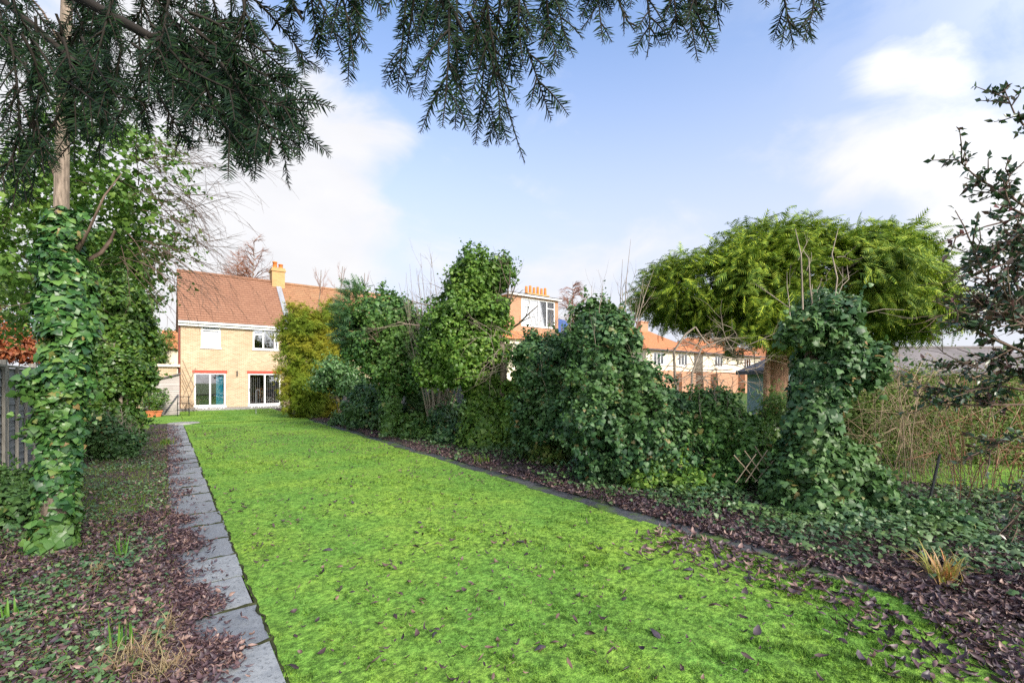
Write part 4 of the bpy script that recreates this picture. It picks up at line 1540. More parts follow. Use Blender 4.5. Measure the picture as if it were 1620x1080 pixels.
def small_things():
    # terracotta planter and its shrub
    q = gp(240, 660)
    t = thing("terracotta_planter", q, "rectangular terracotta planter on the ground before the timber shed", "planter")
    m = MB()
    c, s = q[:2], .30
    for (a, b, e) in ((.30, .26, .0),):
        m.hexa([(q[0] - .32, q[1] - .2, 0), (q[0] + .32, q[1] - .2, 0), (q[0] + .32, q[1] + .2, 0), (q[0] - .32, q[1] + .2, 0),
                (q[0] - .38, q[1] - .25, .26), (q[0] + .38, q[1] - .25, .26), (q[0] + .38, q[1] + .25, .26), (q[0] - .38, q[1] + .25, .26)])
    m.build("pot", M['terracotta'], t)
    m = MB()
    m.box((q[0] - .41, q[1] - .28, .262), (q[0] + .41, q[1] + .28, .31))
    m.build("rim", M['terracotta'], t)
    b = thing("potted_bay", (q[0], q[1], .31), "round leafy bay shrub growing out of the terracotta planter", "shrub")
    T = Tubes(5)
    for i in range(5):
        grow(T, (q[0] + rng.uniform(-.2, .2), q[1], .3), (rng.uniform(-.3, .3), rng.uniform(-.2, .2), 1), .75, .018, 1, 3, .5)
    T.build("stem", M['twig_red'], b)
    cl = Cloud()
    cc = at(244, 630, F * EH / (660 - HZ))
    foliage(cl, OVAL, [(cc, np.array([.52, .45, .5]))], 130, 16, .13, .085, 3, .3)
    cl.build("foliage", M['bush'], b)
    # wire plant stand
    q = gp(290, 659)
    t = thing("plant_stand", q, "black wire plant stand at the corner of the brick house", "plant stand")
    T = Tubes(5)
    for dx in (-.22, .22):
        for dy in (-.15, .15):
            l = Tubes(5)
            l.add([(q[0] + dx, q[1] + dy, 0), (q[0] + dx, q[1] + dy, .45), (q[0] + dx * .9, q[1] + dy, .95)], .014)
            l.build("leg", M['black'], t)
    for z in (.32, .62, .94):
        sh = Tubes(4)
        for dy in (-.15, -.05, .05, .15):
            sh.add([(q[0] - .25, q[1] + dy, z), (q[0] + .25, q[1] + dy, z)], .010)
        sh.add([(q[0] - .24, q[1] - .17, z), (q[0] - .24, q[1] + .17, z)], .010)
        sh.add([(q[0] + .24, q[1] - .17, z), (q[0] + .24, q[1] + .17, z)], .010)
        sh.build("shelf", M['black'], t)
    # twiggy shrub on the patio behind the stand
    q = at(297, 648, 24.5)
    t = thing("bare_shrub", (q[0], q[1], 0.05), "low bare purple brown shrub between plant stand and patio door", "shrub")
    T = Tubes(3)
    for i in range(22):
        grow(T, (q[0] + rng.uniform(-.4, .4), q[1] + rng.uniform(-.2, .2), .05), (rng.uniform(-.8, .8), rng.uniform(-.5, .5), 1), .7, .012, 1, 4, .6)
    T.build("twigs", M['twig'], t)
    # feeder pole
    q = gp(405, 655)
    t = thing("feeder_pole", q, "thin metal bird feeder pole standing before the right patio door", "pole")
    p = Tubes(6)
    p.add([(q[0], q[1], 0), (q[0], q[1], .6), (q[0], q[1], 1.18)], .016)
    p.build("pole", M['lead'], t)
    p = Tubes(5)
    p.add([(q[0] - .3, q[1], .012), (q[0] + .3, q[1], .012)], .012)
    p.add([(q[0], q[1] - .3, .03), (q[0], q[1] + .3, .03)], .012)
    p.build("base", M['lead'], t)
    p = Tubes(5)
    p.add([(q[0], q[1], 1.17), (q[0] + .06, q[1], 1.25), (q[0] + .14, q[1], 1.22), (q[0] + .15, q[1], 1.12)], .012)
    p.build("hook", M['lead'], t)
    # round stepping stone
    q = gp(291, 671)
    m = Tubes(14)
    m.add([(q[0], q[1], -.02), (q[0], q[1], .05), (q[0], q[1], .068), (q[0], q[1], .0685)], [.52, .52, .49, .001])
    props(m.build("stepping_stone", M['patio'], None, np.array([q[0], q[1], -.02])), "flat round pale stone set in grass where the slab path ends", "stepping stone")
    # lattice trellis panel, leaning
    c = at(1206, 726, 6.15)
    t = thing("trellis_panel", (c[0], c[1], 0), "broken diamond lattice trellis leaning between hedge and ivy-clad stump", "trellis")
    def tp(a, z, e):
        q = c + RIGHT * a + FWD * (.12 * z + e)
        return (q[0], q[1], max(z, .02))
    a_ = Tubes(4)
    b_ = Tubes(4)
    for i in range(4):
        x0 = -.34 + i * .13
        a_.add([tp(x0, .28, 0), tp(x0 + .30 + .03 * i, .66 + .05 * (i % 2), 0)], .008)
        b_.add([tp(x0 + .32, .26, .018), tp(x0 + .02 * i, .64 + .06 * (i % 3), .018)], .008)
    a_.build("slat", M['trellis'], t)
    b_.build("slat", M['trellis'], t)
    # wire fence
    p0, p1 = gp(1440, 800), gp(1700, 850)
    d = nrmz(p1 - p0)
    q = gp(1467, 806)
    t = thing("wire_fence", q, "thin wire mesh fence with slanting black post before the neighbouring lawn", "fence")
    a = Tubes(6)
    e_ = at(1487, 718, F * EH / (806 - HZ))
    a.add([q, (q + e_) / 2, e_], .016)
    a.build("post", M['black'], t)
    for k in (-1.35, 1.5):
        a = Tubes(6)
        b0 = q + d * k
        a.add([b0, b0 + UP * .4, b0 + UP * .82], .016)
        a.build("post", M['black'], t)
    w = Tubes(3)
    for i in range(60):
        x = -1.35 + i * .05
        w.add([q + d * x + UP * .03, q + d * (x + .01) + UP * .35, q + d * x + UP * .66], .0015)
    for k in range(10):
        z = .04 + .068 * k
        w.add([q + d * -1.35 + UP * z, q + d * .1 + UP * (z - .01), q + d * 1.55 + UP * z], .0015)
    w.build("wire_mesh", M['wire'], t)


small_things()


# ------------------------------------------------------------------ trees and shrubs far off
def bare_tree(px, pyb, pyt, d, label, name="birch_tree", mat='twig_red', kids=6, lev=3, spread=.45, droop=-.5, trunk_r=.12, n_limb=14, group=None, wmul=.3, th=.012):
    b = at(px, pyb, d)
    b[2] = 0
    top = at(px, pyt, d)
    H = top[2]
    t = thing(name, b, label, "tree", group)
    T = Tubes(6)
    k = 8
    pts = np.linspace(b, top, k) + np.cumsum(rng.normal(size=(k, 3)) * H * .006, 0) * np.array([1, 1, 0])
    T.add(pts, np.linspace(trunk_r, .015, k))
    T.build("trunk", M['bark_pale'], t)
    L = Tubes(3)
    for i in range(n_limb):
        f = rng.uniform(.35, .97)
        p = b + (pts[-1] - b) * f
        a = rng.uniform(0, 6.28)
        dr = np.array([math.cos(a), math.sin(a), rng.uniform(.5, 1.2)])
        grow(L, p, dr, H * wmul * (1.15 - f), trunk_r * .3 * (1.1 - f) + th, lev - 1, kids, spread, droop, .12, .6, None, .45)
    L.build("branches", M[mat], t)


bare_tree(402, 640, 374, 52, "reddish bare birch standing behind the brick house's roof ridge", droop=-.3, n_limb=60, trunk_r=.2, th=.035, wmul=.3)
bare_tree(372, 640, 398, 55, "small reddish bare birch behind the left end of the tiled roof", droop=-.3, n_limb=50, trunk_r=.16, th=.035, wmul=.26)
bare_tree(905, 640, 446, 62, "russet weeping birch rising right of the dormer house chimney", droop=-.6, n_limb=70, trunk_r=.2, th=.04, wmul=.36)
bare_tree(955, 640, 478, 60, "smaller russet birch showing between hedge top and dormer house", droop=-.5, n_limb=50, trunk_r=.18, th=.04, wmul=.3)
for px, pt, lab in ((505, 428, "bare twiggy tree above the clipped golden hedge, leftmost of three"), (535, 422, "bare twiggy tree above the clipped golden hedge, middle of three"), (572, 432, "bare twiggy tree above the clipped golden hedge, rightmost of three")):
    bare_tree(px, 660, pt, 25, lab, "bare_tree", 'twig_red', 5, 3, .3, 1.0, .05, 16, "bare trees behind the golden hedge", .3, .008)


def leafy_tree(px, pyb, blobs, d, label, mat, size, nclump, nleaf, rc, name="tree", trunk_r=.15, cat="tree", tm=OVAL, bark='bark', lean=0, inner=.35):
    b = at(px, pyb, d)
    b[2] = 0
    t = thing(name, b, label, cat)
    T = Tubes(7)
    tops = sorted(blobs, key=lambda q: -q[0][2])
    for i, q in enumerate(blobs):
        e = q[0]
        mid = b * .45 + e * .55 + np.array([b[0] - e[0], b[1] - e[1], 0]) * .25
        pts = np.array([b + rng.normal(size=3) * np.array([.04, .04, 0]), b * .8 + mid * .2, mid, mid * .5 + e * .5, e])
        T.add(pts, np.linspace(trunk_r if i == 0 else trunk_r * .5, trunk_r * .15, 5))
        for k in range(5):
            grow(T, e + rng.normal(size=3) * q[1].min() * .2, to_world(nrmz(rng.normal(size=(1, 3))))[0], q[1].min() * .85, trunk_r * .15, 1, 3, .6)
    T.build("trunk", M[bark], t)
    cl = Cloud()
    foliage(cl, tm, blobs, nclump, nleaf, rc, size, int(px), inner=inner)
    cl.build("crown", M[mat], t)
    return t


leafy_tree(245, 640, [blob(235, 545, 40, 30, 40, 1.8), blob(262, 560, 42, 22, 30, 1.6)], 40, "yellow green tree in the distance left of the brick house", 'scrub', .22, 160, 30, .45, trunk_r=.2)
leafy_tree(15, 640, [blob(-20, 545, 9.5, 60, 38, .6), blob(35, 552, 9.8, 28, 26, .5)], 9.6, "russet leaved shrub showing above the timber fence", 'red_leaf', .085, 170, 26, .18, "copper_beech", .05, "shrub")

# distant greenery along the left boundary
leafy_tree(-60, 640, [blob(-60, 430, 15, 110, 150, 1.8), blob(40, 480, 16, 60, 80, 1.5)], 15, "tall leafy tree beyond the fence at the photo's left edge", 'bush', .12, 260, 36, .34, trunk_r=.16)

# ------------------------------------------------------------------ the right-hand row of shrubs, far to near
def golden_hedge():
    d = 21.0
    b = gp(505, 660)
    t = thing("conifer_hedge", b, "tall clipped golden green conifer hedge beside the brick house", "hedge")
    T = Tubes(6)
    for dx in (-.8, .0, .8):
        p = b + RIGHT * dx
        T.add([p, p + UP * 1.5, p + UP * 4.2 + RIGHT * dx * .1], [.09, .07, .03])
    T.build("trunk", M['bark'], t)
    bl = [blob(502, 530, 21, 56, 42, 1.15), blob(494, 570, 21, 50, 60, 1.15), blob(489, 620, 20.8, 42, 48, 1.0), blob(530, 540, 21.4, 36, 48, 1.0), blob(478, 520, 21, 24, 34, .9), blob(505, 648, 20.6, 32, 20, .7), blob(528, 590, 21.3, 24, 36, .9)]
    cl = Cloud()
    foliage(cl, SPRAY_S, bl, 1700, 22, .18, .16, 5, .15, .6, .85, 1.02, pit=-.5)
    cl.build("foliage", M['golden'], t)


golden_hedge()

leafy_tree(540, 652, [blob(532, 592, 18.5, 28, 26, .7), blob(560, 610, 18.3, 30, 26, .6), blob(510, 600, 18.6, 16, 16, .5)], 18.3, "pale green laurel in front of the clipped golden hedge", 'laurel', .13, 220, 24, .2, "laurel_shrub", .05, "shrub")


def ivy_mound(px, pyb, blobs, d, label, mat='ivy', size=.095, nclump=300, nleaf=26, rc=.17, name="ivy_mound", cat="ivy", twigs=0, tl=1.0):
    b = at(px, pyb, d)
    b[2] = 0
    t = thing(name, b, label, cat)
    T = Tubes(6)
    for q in blobs:
        e = q[0]
        m = (b + e) / 2 + rng.normal(size=3) * .1
        T.add(np.array([b + rng.normal(size=3) * np.array([.1, .1, 0]), m, e, e + UP * q[1][2] * .6]), [.05, .04, .03, .012])
    for i in range(twigs):
        q = blobs[rng.integers(len(blobs))]
        p = q[0] + to_world(nrmz(rng.normal(size=(1, 3)) * np.array([1, 1, .4]) + np.array([0, 0, .8])) * q[1] * .8)[0]
        grow(T, p, np.array([rng.normal() * .35, rng.normal() * .35, 1]), tl * rng.uniform(.5, 1.3), .008, 1, 3, .45, .2)
    T.build("stem", M['twig_grey'], t)
    cl = Cloud()
    foliage(cl, IVY, blobs, nclump, nleaf, rc, size, int(px), .9)
    cl.build("foliage", M[mat], t)
    return t


ivy_mound(590, 690, [blob(575, 650, 16, 32, 40, .7), blob(600, 655, 15.2, 26, 45, .6), blob(550, 665, 17, 26, 18, .6)], 15.6, "sloping mound of dark ivy right of the golden hedge", 'ivy_dark', .10, 420, 26, .16)


def feathery_ivy_tree():
    d = 14.0
    b = gp(620, 692)
    t = thing("ivy_clad_tree", b, "dark round-headed ivy-clad tree next to the golden hedge", "tree", "ivy-clad trees along the right bed")
    T = Tubes(8)
    top = at(610, 470, d)
    T.add([b, b + UP * .8, b * .5 + top * .5, top], [.17, .15, .11, .04])
    for i in range(8):
        grow(T, at(612, 560, d), (rng.normal() * .8, rng.normal() * .8, .7), 1.4, .05, 2, 3, .5)
    T.build("trunk", M['bark'], t)
    bl = [blob(600, 505, 14, 52, 45, 1.0), blob(585, 545, 14, 38, 45, .9), blob(635, 530, 13.8, 36, 50, .9), blob(620, 585, 13.7, 36, 36, .8), blob(650, 575, 13.6, 24, 34, .7)]
    cl = Cloud()
    foliage(cl, IVY, bl, 800, 28, .19, .088, 7, .8)
    column_leaves(cl, IVY, [b, b + UP * .7, b + UP * 1.6], [.36, .28, .32], 1500, .10)
    cl.build("ivy", M['ivy'], t)
    cl = Cloud()
    P, O = on_blobs([blob(572, 515, 14, 34, 60, .9)], 900, .8, 1.1, 9)
    k = (O @ RIGHT) < .2
    cl.add(SPRAY_S, P[k], rng.normal(size=P[k].shape), O[k] * .8 - RIGHT * .5 + UP * .25 + rng.normal(size=P[k].shape) * .3, .34 * rng.uniform(.6, 1.2, k.sum()))
    cl.build("needles", M['ivy_dark'], t)


feathery_ivy_tree()


def multi_stem():
    b = gp(690, 694)
    t = thing("multi_stemmed_shrub", b, "bare multi-stemmed shrub fanning upward between two ivy-clad trees", "shrub")
    T = Tubes(4)
    dd = F * EH / (694 - HZ)
    for i in range(46):
        ex, ey = rng.uniform(628, 765), rng.uniform(400, 560)
        e = at(ex, ey, dd + rng.uniform(-.7, .7))
        s = b + np.append(rng.normal(size=2) * .13, 0)
        m = s * .55 + e * .45 + UP * rng.uniform(0, .3)
        pts = np.array([s, s * .75 + m * .25 + (b - s) * .2, m, m * .5 + e * .5 + rng.normal(size=3) * .06, e])
        T.add(pts, [.026, .022, .016, .009, .004])
        for k in range(4):
            p = m + (e - m) * rng.uniform(.1, .9)
            grow(T, p, nrmz(e - m) + rng.normal(size=3) * .35 + UP * .2, rng.uniform(.35, .9), .006, 1, 2, .45, .2)
    T.build("stems", M['twig_grey'], t)


multi_stem()
ivy_mound(660, 700, [blob(652, 680, 13.2, 26, 26, .5), blob(672, 690, 12.9, 24, 16, .4)], 13, "low ivy clump at the foot of the bare multi-stemmed shrub", 'ivy', .095, 160, 24, .14)
ivy_mound(715, 705, [blob(720, 690, 12.2, 30, 18, .5), blob(700, 665, 12.8, 16, 16, .3)], 12.3, "small ivy clump beside the tall ivy tree's left foot", 'ivy_dark', .095, 160, 22, .14)
ivy_mound(690, 690, [blob(700, 650, 13.9, 34, 34, .4), blob(660, 640, 14.1, 26, 40, .4), blob(735, 665, 13.7, 26, 26, .4)], 14, "shadowy ivy behind the stems of the bare multi-stemmed shrub", 'ivy_dark', .095, 190, 22, .14)


def tall_ivy_tree():
    d = 11.4
    b = gp(772, 708)
    t = thing("ivy_clad_tree", b, "tallest ivy-clad tree of the right bed, its leaning top above the dormer house", "tree", "ivy-clad trees along the right bed")
    T = Tubes(8)
    T.add([b, at(770, 620, d), at(765, 540, d), at(755, 470, d), at(760, 420, d)], [.20, .17, .13, .09, .03])
    T.add([at(795, 640, d - .5), at(797, 570, d - .6), at(788, 520, d - .6), at(776, 485, d - .5)], [.07, .085, .07, .05])
    for k in range(16):
        grow(T, at(rng.uniform(700, 810), rng.uniform(480, 560), d), (rng.normal() * .8, rng.normal() * .8, .5), 1.2, .03, 2, 3, .55)
    T.build("trunk", M['bark_pale'], t)
    bl = [blob(760, 440, 11.4, 40, 34, .65), blob(782, 447, 11.3, 26, 20, .5), blob(735, 415 + 40, 11.4, 28, 36, .6), blob(735, 495, 11.4, 50, 42, .9), blob(775, 500, 11.2, 36, 36, .8), blob(712, 540, 11.3, 42, 48, .9),
          blob(750, 555, 11.0, 55, 42, .9), blob(700, 580, 11.2, 34, 30, .7), blob(738, 588, 10.9, 30, 22, .6)]
    cl = Cloud()
    foliage(cl, IVY, bl, 1500, 28, .17, .082, 17, .85)
    cl.build("crown", M['ivy_light'], t)
    cl = Cloud()
    column_leaves(cl, IVY, [b, at(772, 665, d), at(768, 620, d), at(770, 575, d)], [.68, .58, .5, .52], 6500, .095, .25, 4)
    foliage(cl, IVY, [blob(815, 640, 10.6, 22, 48, .5)], 170, 24, .15, .09, 18)
    cl.build("ivy", M['ivy_light'], t)
    w = Tubes(3)
    for k in range(26):
        p = at(rng.uniform(770, 830), rng.uniform(520, 580), d - .9)
        grow(w, p, RIGHT * rng.uniform(-1.2, .7) + UP * rng.uniform(-.3, .5) + rng.normal(size=3) * .2, rng.uniform(.6, 1.3), .009, 1, 4, .6, -.3, .2)
    w.build("twigs", M['twig_grey'], t)


tall_ivy_tree()

ivy_mound(880, 735, [blob(865, 585, 9.4, 44, 48, .8), blob(840, 560, 9.8, 24, 30, .6), blob(895, 570, 9.4, 30, 36, .6), blob(870, 650, 9.1, 44, 46, .8), blob(845, 690, 9.6, 30, 32, .6), blob(900, 660, 8.8, 34, 60, .7)],
          9.2, "dark ivy bush right of the tallest ivy-clad tree", 'ivy_dark', .078, 1150, 28, .16, "ivy_bush", "bush", 46, .6)
ivy_mound(960, 765, [blob(935, 522, 8.2, 36, 36, .6), blob(960, 540, 8.1, 44, 32, .6), blob(925, 555, 8.3, 34, 40, .6), blob(960, 600, 7.9, 60, 54, .8), blob(1000, 612, 7.8, 44, 40, .8), blob(1045, 640, 7.8, 40, 34, .8), blob(955, 670, 7.7, 60, 56, .8),
                     blob(1020, 680, 7.5, 58, 64, .8), blob(985, 730, 7.5, 60, 36, .7), blob(1055, 720, 7.3, 44, 40, .7), blob(1075, 665, 7.7, 28, 32, .6)],
          7.8, "broad peaked ivy bush, the largest in the right bed", 'ivy_dark', .076, 2000, 28, .15, "ivy_bush", "bush", 50, .55)
ivy_mound(1145, 775, [blob(1118, 645, 7.6, 32, 30, .6), blob(1150, 680, 7.3, 44, 40, .7), blob(1120, 700, 7.3, 44, 48, .7), blob(1170, 710, 7.0, 34, 40, .6), blob(1135, 750, 7.0, 46, 24, .5)],
          7.3, "low ivy bush between the broad peaked bush and the conifer trunk", 'ivy', .074, 1000, 28, .15, "ivy_bush", "bush", 34, .5)
# light ivy spilling at the foot of the hedge
ivy_mound(1060, 780, [blob(1050, 745, 7.0, 34, 26, .35), blob(1085, 765, 6.7, 30, 16, .3), blob(1020, 765, 6.9, 26, 18, .3)], 6.9, "pale ivy clump at the broad bush's foot next to the litter", 'ivy_light', .075, 200, 22, .13)
ivy_mound(855, 725, [blob(850, 705, 9.3, 22, 18, .35), blob(880, 715, 9.0, 22, 16, .3)], 9.1, "small pale shrub with russet leaves under the dark ivy bush", 'scrub', .075, 130, 20, .13)


def bare_saplings():
    b = at(985, 640, 8.6)
    b[2] = 0
    t = thing("bare_sapling", b, "bare grey sapling sprouting above the broad ivy bush", "tree")
    T = Tubes(4)
    for e in ((998, 378), (985, 410), (1018, 440), (950, 452), (1035, 425), (925, 470)):
        s = at(985 + (e[0] - 985) * .3, 540, 8.6)
        p = at(e[0], e[1], 8.6 + rng.uniform(-.4, .4))
        T.add(np.array([b, s * .8 + b * .2, s, s * .5 + p * .5 + rng.normal(size=3) * .04, p]), [.03, .02, .016, .009, .003])
        for k in range(3):
            grow(T, s + (p - s) * rng.uniform(.2, .7), nrmz(p - s) + rng.normal(size=3) * .4, rng.uniform(.3, .7), .006, 1, 2, .5)
    T.build("stems", M['twig_grey'], t)
    b = at(1090, 640, 8.8)
    b[2] = 0
    t = thing("arching_shrub", b, "leafless arching shrub in front of the white rendered houses", "shrub")
    T = Tubes(4)
    T.add([b, at(1068, 600, 8.7), at(1066, 555, 8.6), at(1085, 528, 8.5), at(1100, 517, 8.5)], [.04, .03, .024, .02, .016])
    T.add([at(1100, 517, 8.5), at(1108, 530, 8.5), at(1116, 541, 8.5), at(1122, 545, 8.5)], [.016, .016, .015, .012])
    T.add([b, at(1095, 590, 8.9), at(1110, 550, 9), at(1150, 535, 9), at(1200, 560, 9)], [.03, .025, .018, .012, .006])
    for k in range(60):
        p = at(rng.uniform(1060, 1200), rng.uniform(530, 610), 9 + rng.uniform(-.5, .8))
        grow(T, p, RIGHT * rng.normal() + UP * rng.uniform(-.4, .6) + rng.normal(size=3) * .2, rng.uniform(.5, 1.1), .010, 1, 4, .6, -.2, .2)
    T.build("stems", M['twig_grey'], t)


bare_saplings()


def ivy_stump():
    d = 6.05
    b = gp(1290, 800)
    t = thing("ivy_clad_stump", b, "mushroom-shaped ivy-clad dead trunk with bare sticks rising before the big conifer", "tree")
    T = Tubes(10)
    T.add([b, at(1288, 700, d), at(1290, 600, d), at(1290, 500, d)], [.2, .15, .14, .10])
    T.build("trunk", M['bark'], t)
    s = Tubes(4)
    for (x0, y0, x1, y1, r) in ((1270, 490, 1258, 362, .011), (1285, 480, 1270, 395, .009), (1320, 480, 1326, 362, .010), (1325, 470, 1340, 420, .006), (1290, 500, 1300, 440, .006),
                                (1275, 500, 1195, 450, .006), (1330, 500, 1430, 490, .006), (1280, 520, 1285, 450, .008), (1250, 500, 1245, 430, .006), (1310, 500, 1345, 430, .005)):
        p, q = at(x0, y0, d - .15), at(x1, y1, d + rng.uniform(-.2, .3))
        s.add([p, p * .66 + q * .34 + rng.normal(size=3) * .02, p * .33 + q * .67 + rng.normal(size=3) * .03, q], [r, r * .9, r * .75, r * .4])
        grow(s, p * .4 + q * .6, nrmz(q - p) + rng.normal(size=3) * .4, .35, r * .5, 1, 2, .5)
    s.build("sticks", M['twig_grey'], t)
    cl = Cloud()
    column_leaves(cl, IVY, [gp(1300, 812), at(1300, 750, d), at(1282, 690, d), at(1285, 630, d), at(1290, 570, d)], [.60, .50, .30, .27, .30], 8500, .074, .22, 5)
    foliage(cl, IVY, [blob(1306, 560, d, 42, 46, .36), blob(1262, 525, d, 32, 26, .3), blob(1300, 505, d, 50, 26, .36), blob(1335, 575, d, 46, 34, .4), blob(1365, 570, d - .1, 24, 22, .3), blob(1296, 615, d, 32, 36, .3)], 560, 24, .13, .082, 23, .9)
    foliage(cl, IVY, [blob(1300, 748, d - .1, 84, 44, .5), blob(1345, 765, 5.9, 50, 30, .45), blob(1260, 780, 5.9, 46, 22, .4), blob(1310, 790, 5.6, 66, 22, .45)], 460, 22, .13, .085, 24, .9)
    cl.build("ivy", M['ivy_dark'], t)
    cl = Cloud()
    P, O = on_blobs([blob(1300, 480, d, 46, 20, .3)], 700, .4, 1.1, 3)
    cl.add(OVAL, P, O + rng.normal(size=P.shape) * .6, UP + rng.normal(size=P.shape) * .6, .045 * rng.uniform(.6, 1.2, len(P)))
    cl.build("foliage", M['ground_ivy'], t)


ivy_stump()


def big_conifer():
    d = 10.4
    b = at(1228, 640, d)
    b[2] = 0
    t = thing("conifer_tree", b, "large umbrella-shaped yellow green conifer with bare reddish trunk", "tree")
    T = Tubes(12)
    T.add([b, at(1228, 690, d), at(1228, 620, d), at(1231, 560, d), at(1240, 500, d), at(1255, 430, d)], [.30, .25, .235, .235, .17, .05])
    T.add([at(1214, 700, d - .12), at(1213, 640, d - .2), at(1213, 590, d - .22), at(1217, 550, d - .1)], [.07, .075, .07, .05])
    T.build("trunk", M['bark_red'], t)
    L = Tubes(6)
    hub = at(1240, 500, d)
    for i in range(70):
        a = rng.uniform(0, 6.283)
        e = at(1262, 452, d) + RIGHT * math.cos(a) * 2.5 * rng.uniform(.4, .95) + FWD * math.sin(a) * 2.5 * rng.uniform(.4, .95) + UP * rng.uniform(-.7, .55)
        m = hub * .5 + e * .5 + UP * rng.uniform(-.1, .35)
        L.add(np.array([hub + UP * rng.uniform(-.4, .6), m, m * .4 + e * .6, e]), [.06, .035, .022, .006])
    L.build("limbs", M['bark'], t)
    bl = [blob(1255, 460, d, 170, 76, 2.2), blob(1120, 456, d, 92, 46, 1.7), blob(1370, 464, d, 92, 48, 1.8), blob(1290, 430, d, 120, 44, 1.8), blob(1200, 424, d, 92, 48, 1.7), blob(1075, 458, d, 48, 30, 1.2), blob(1418, 474, d, 42, 32, 1.2), blob(1335, 432, d, 70, 48, 1.6), blob(1240, 428, d, 70, 44, 1.6), blob(1365, 500, d, 80, 30, 1.4), blob(1180, 488, d, 110, 26, 1.5)]
    cl = Cloud()
    P, O = on_blobs(bl, 4200, .78, .98, 12, -.36)
    nl = 8
    idx = np.repeat(np.arange(len(P)), nl)
    dr = nrmz(O + rng.normal(size=O.shape) * .45 + UP * .25 + RIGHT * .18)     # each clump is a plume with its own lie
    uu = rng.uniform(0, 1, len(idx))[:, None]
    pos = P[idx] + dr[idx] * uu * .30 - UP * .10 * uu ** 2 + rng.normal(size=(len(idx), 3)) * (.15 - .11 * uu)
    fw = dr[idx] * 1.0 + UP * .12 - UP * .15 * uu + rng.normal(size=pos.shape) * .38
    nr = UP * .7 + O[idx] * .5 + rng.normal(size=pos.shape) * .5
    cl.add(SPRAY, pos, nr, fw, .31 * rng.uniform(.55, 1.25, len(pos)))
    P, O = on_blobs(bl, 9000, .5, .85, 12)
    cl.add(SPRAY, P, UP + rng.normal(size=P.shape) * .6, O + rng.normal(size=P.shape) * .5, .32 * rng.uniform(.7, 1.2, len(P)))
    # loose tips breaking the outline
    P, O = on_blobs(bl, 2200, .92, 1.0, 12)
    cl.add(SPRAY, P, UP * .7 + rng.normal(size=P.shape) * .5, O * .9 + UP * .25 + RIGHT * .3 + rng.normal(size=P.shape) * .25, .24 * rng.uniform(.6, 1.3, len(P)))
    cl.build("crown", M['conifer'], t)


big_conifer()

# dark young conifer at the trunk's foot
leafy_tree(1225, 720, [blob(1232, 650, 7.6, 26, 34, .35), blob(1222, 690, 7.5, 28, 30, .35)], 7.5, "small feathery green shrub at the big conifer trunk's foot", 'bush', .10, 160, 16, .14, "feathery_shrub", .03, "shrub", SPRAY_S)


def thicket():
    # overgrown hedge behind
    leafy_tree(1400, 680, [blob(1385, 655, 9.2, 64, 66, .6), blob(1450, 655, 9.3, 56, 66, .6), blob(1345, 675, 9.0, 44, 66, .6), blob(1420, 710, 9.0, 90, 36, .5)], 9.1, "overgrown light green privet hedge before the long felt shed, left part", 'scrub', .065, 900, 24, .16, "privet_hedge", .05, "hedge", OVAL, 'twig_tan', 0, .5)
    leafy_tree(1540, 680, [blob(1520, 660, 9.4, 60, 64, .6), blob(1590, 660, 9.4, 64, 66, .6), blob(1670, 660, 9.4, 64, 66, .6), blob(1570, 715, 9.1, 110, 34, .5)], 9.3, "overgrown brownish hedge before the long felt shed, right part", 'scrub', .065, 800, 22, .16, "privet_hedge", .05, "hedge", OVAL, 'twig_tan', 0, .5)
    specs = [(1380, 8.0, 55, 'twig_tan', "tangle of tan bramble canes just right of the ivy-clad stump", 1330, 1470),
             (1500, 7.2, 70, 'twig_tan', "arching tan bramble canes behind the slanting black post", 1420, 1580),
             (1585, 6.6, 50, 'twig_red', "reddish bare canes under the overhanging holly branches", 1500, 1680)]
    for (px, d, n, mat, lab, xa, xb) in specs:
        b = at(px, 700, d)
        b[2] = 0
        t = thing("bramble_bush", b, lab, "bramble", "bramble bushes at the right boundary")
        T = Tubes(3)
        tips = []
        for i in range(n):
            x = rng.uniform(xa, xb)
            s = at(x, 700, d + rng.uniform(-.8, 1.2))
            s[2] = 0
            H = rng.uniform(.6, 2.0)
            lean = RIGHT * rng.normal() * .75 + FWD * rng.normal() * .4
            p1 = s + UP * H * .55 + lean * .25
            p2 = s + UP * H * .95 + lean * .65
            p3 = s + UP * H * rng.uniform(.75, 1.1) + lean * 1.15
            p4 = s + UP * H * rng.uniform(.45, 1.1) + lean * 1.6
            r = rng.uniform(.003, .0075)
            T.add(np.array([s, p1, p2, p3, p4]), [r, r, r * .8, r * .6, r * .3])
            tips += [p1, p2, p3, p4]
            if rng.uniform() < .7:
                grow(T, p2, lean + UP * rng.normal() * .7, rng.uniform(.25, .7), r * .5, 1, 3, .6, -.2, .15)
        T.build("stems", M[mat], t)
        tp = np.array(tips)
        k = rng.integers(0, len(tp), 2200)
        P = tp[k] + rng.normal(size=(2200, 3)) * .2
        P = P[P[:, 2] > .05]
        cl = Cloud()
        cl.add(OVAL, P, UP + rng.normal(size=P.shape) * .6, rng.normal(size=P.shape), .045 * rng.uniform(.5, 1.4, len(P)))
        cl.build("leaves", M['scrub'], t)
    ivy_mound(1420, 820, [blob(1420, 815, 5.5, 50, 16, .35), blob(1480, 835, 5.2, 40, 14, .3), blob(1560, 850, 4.9, 60, 18, .35), blob(1380, 805, 5.8, 36, 18, .3)], 5.4, "low dark ivy sprawling along the foot of the wire fence", 'ivy_dark', .075, 330, 20, .12)


thicket()


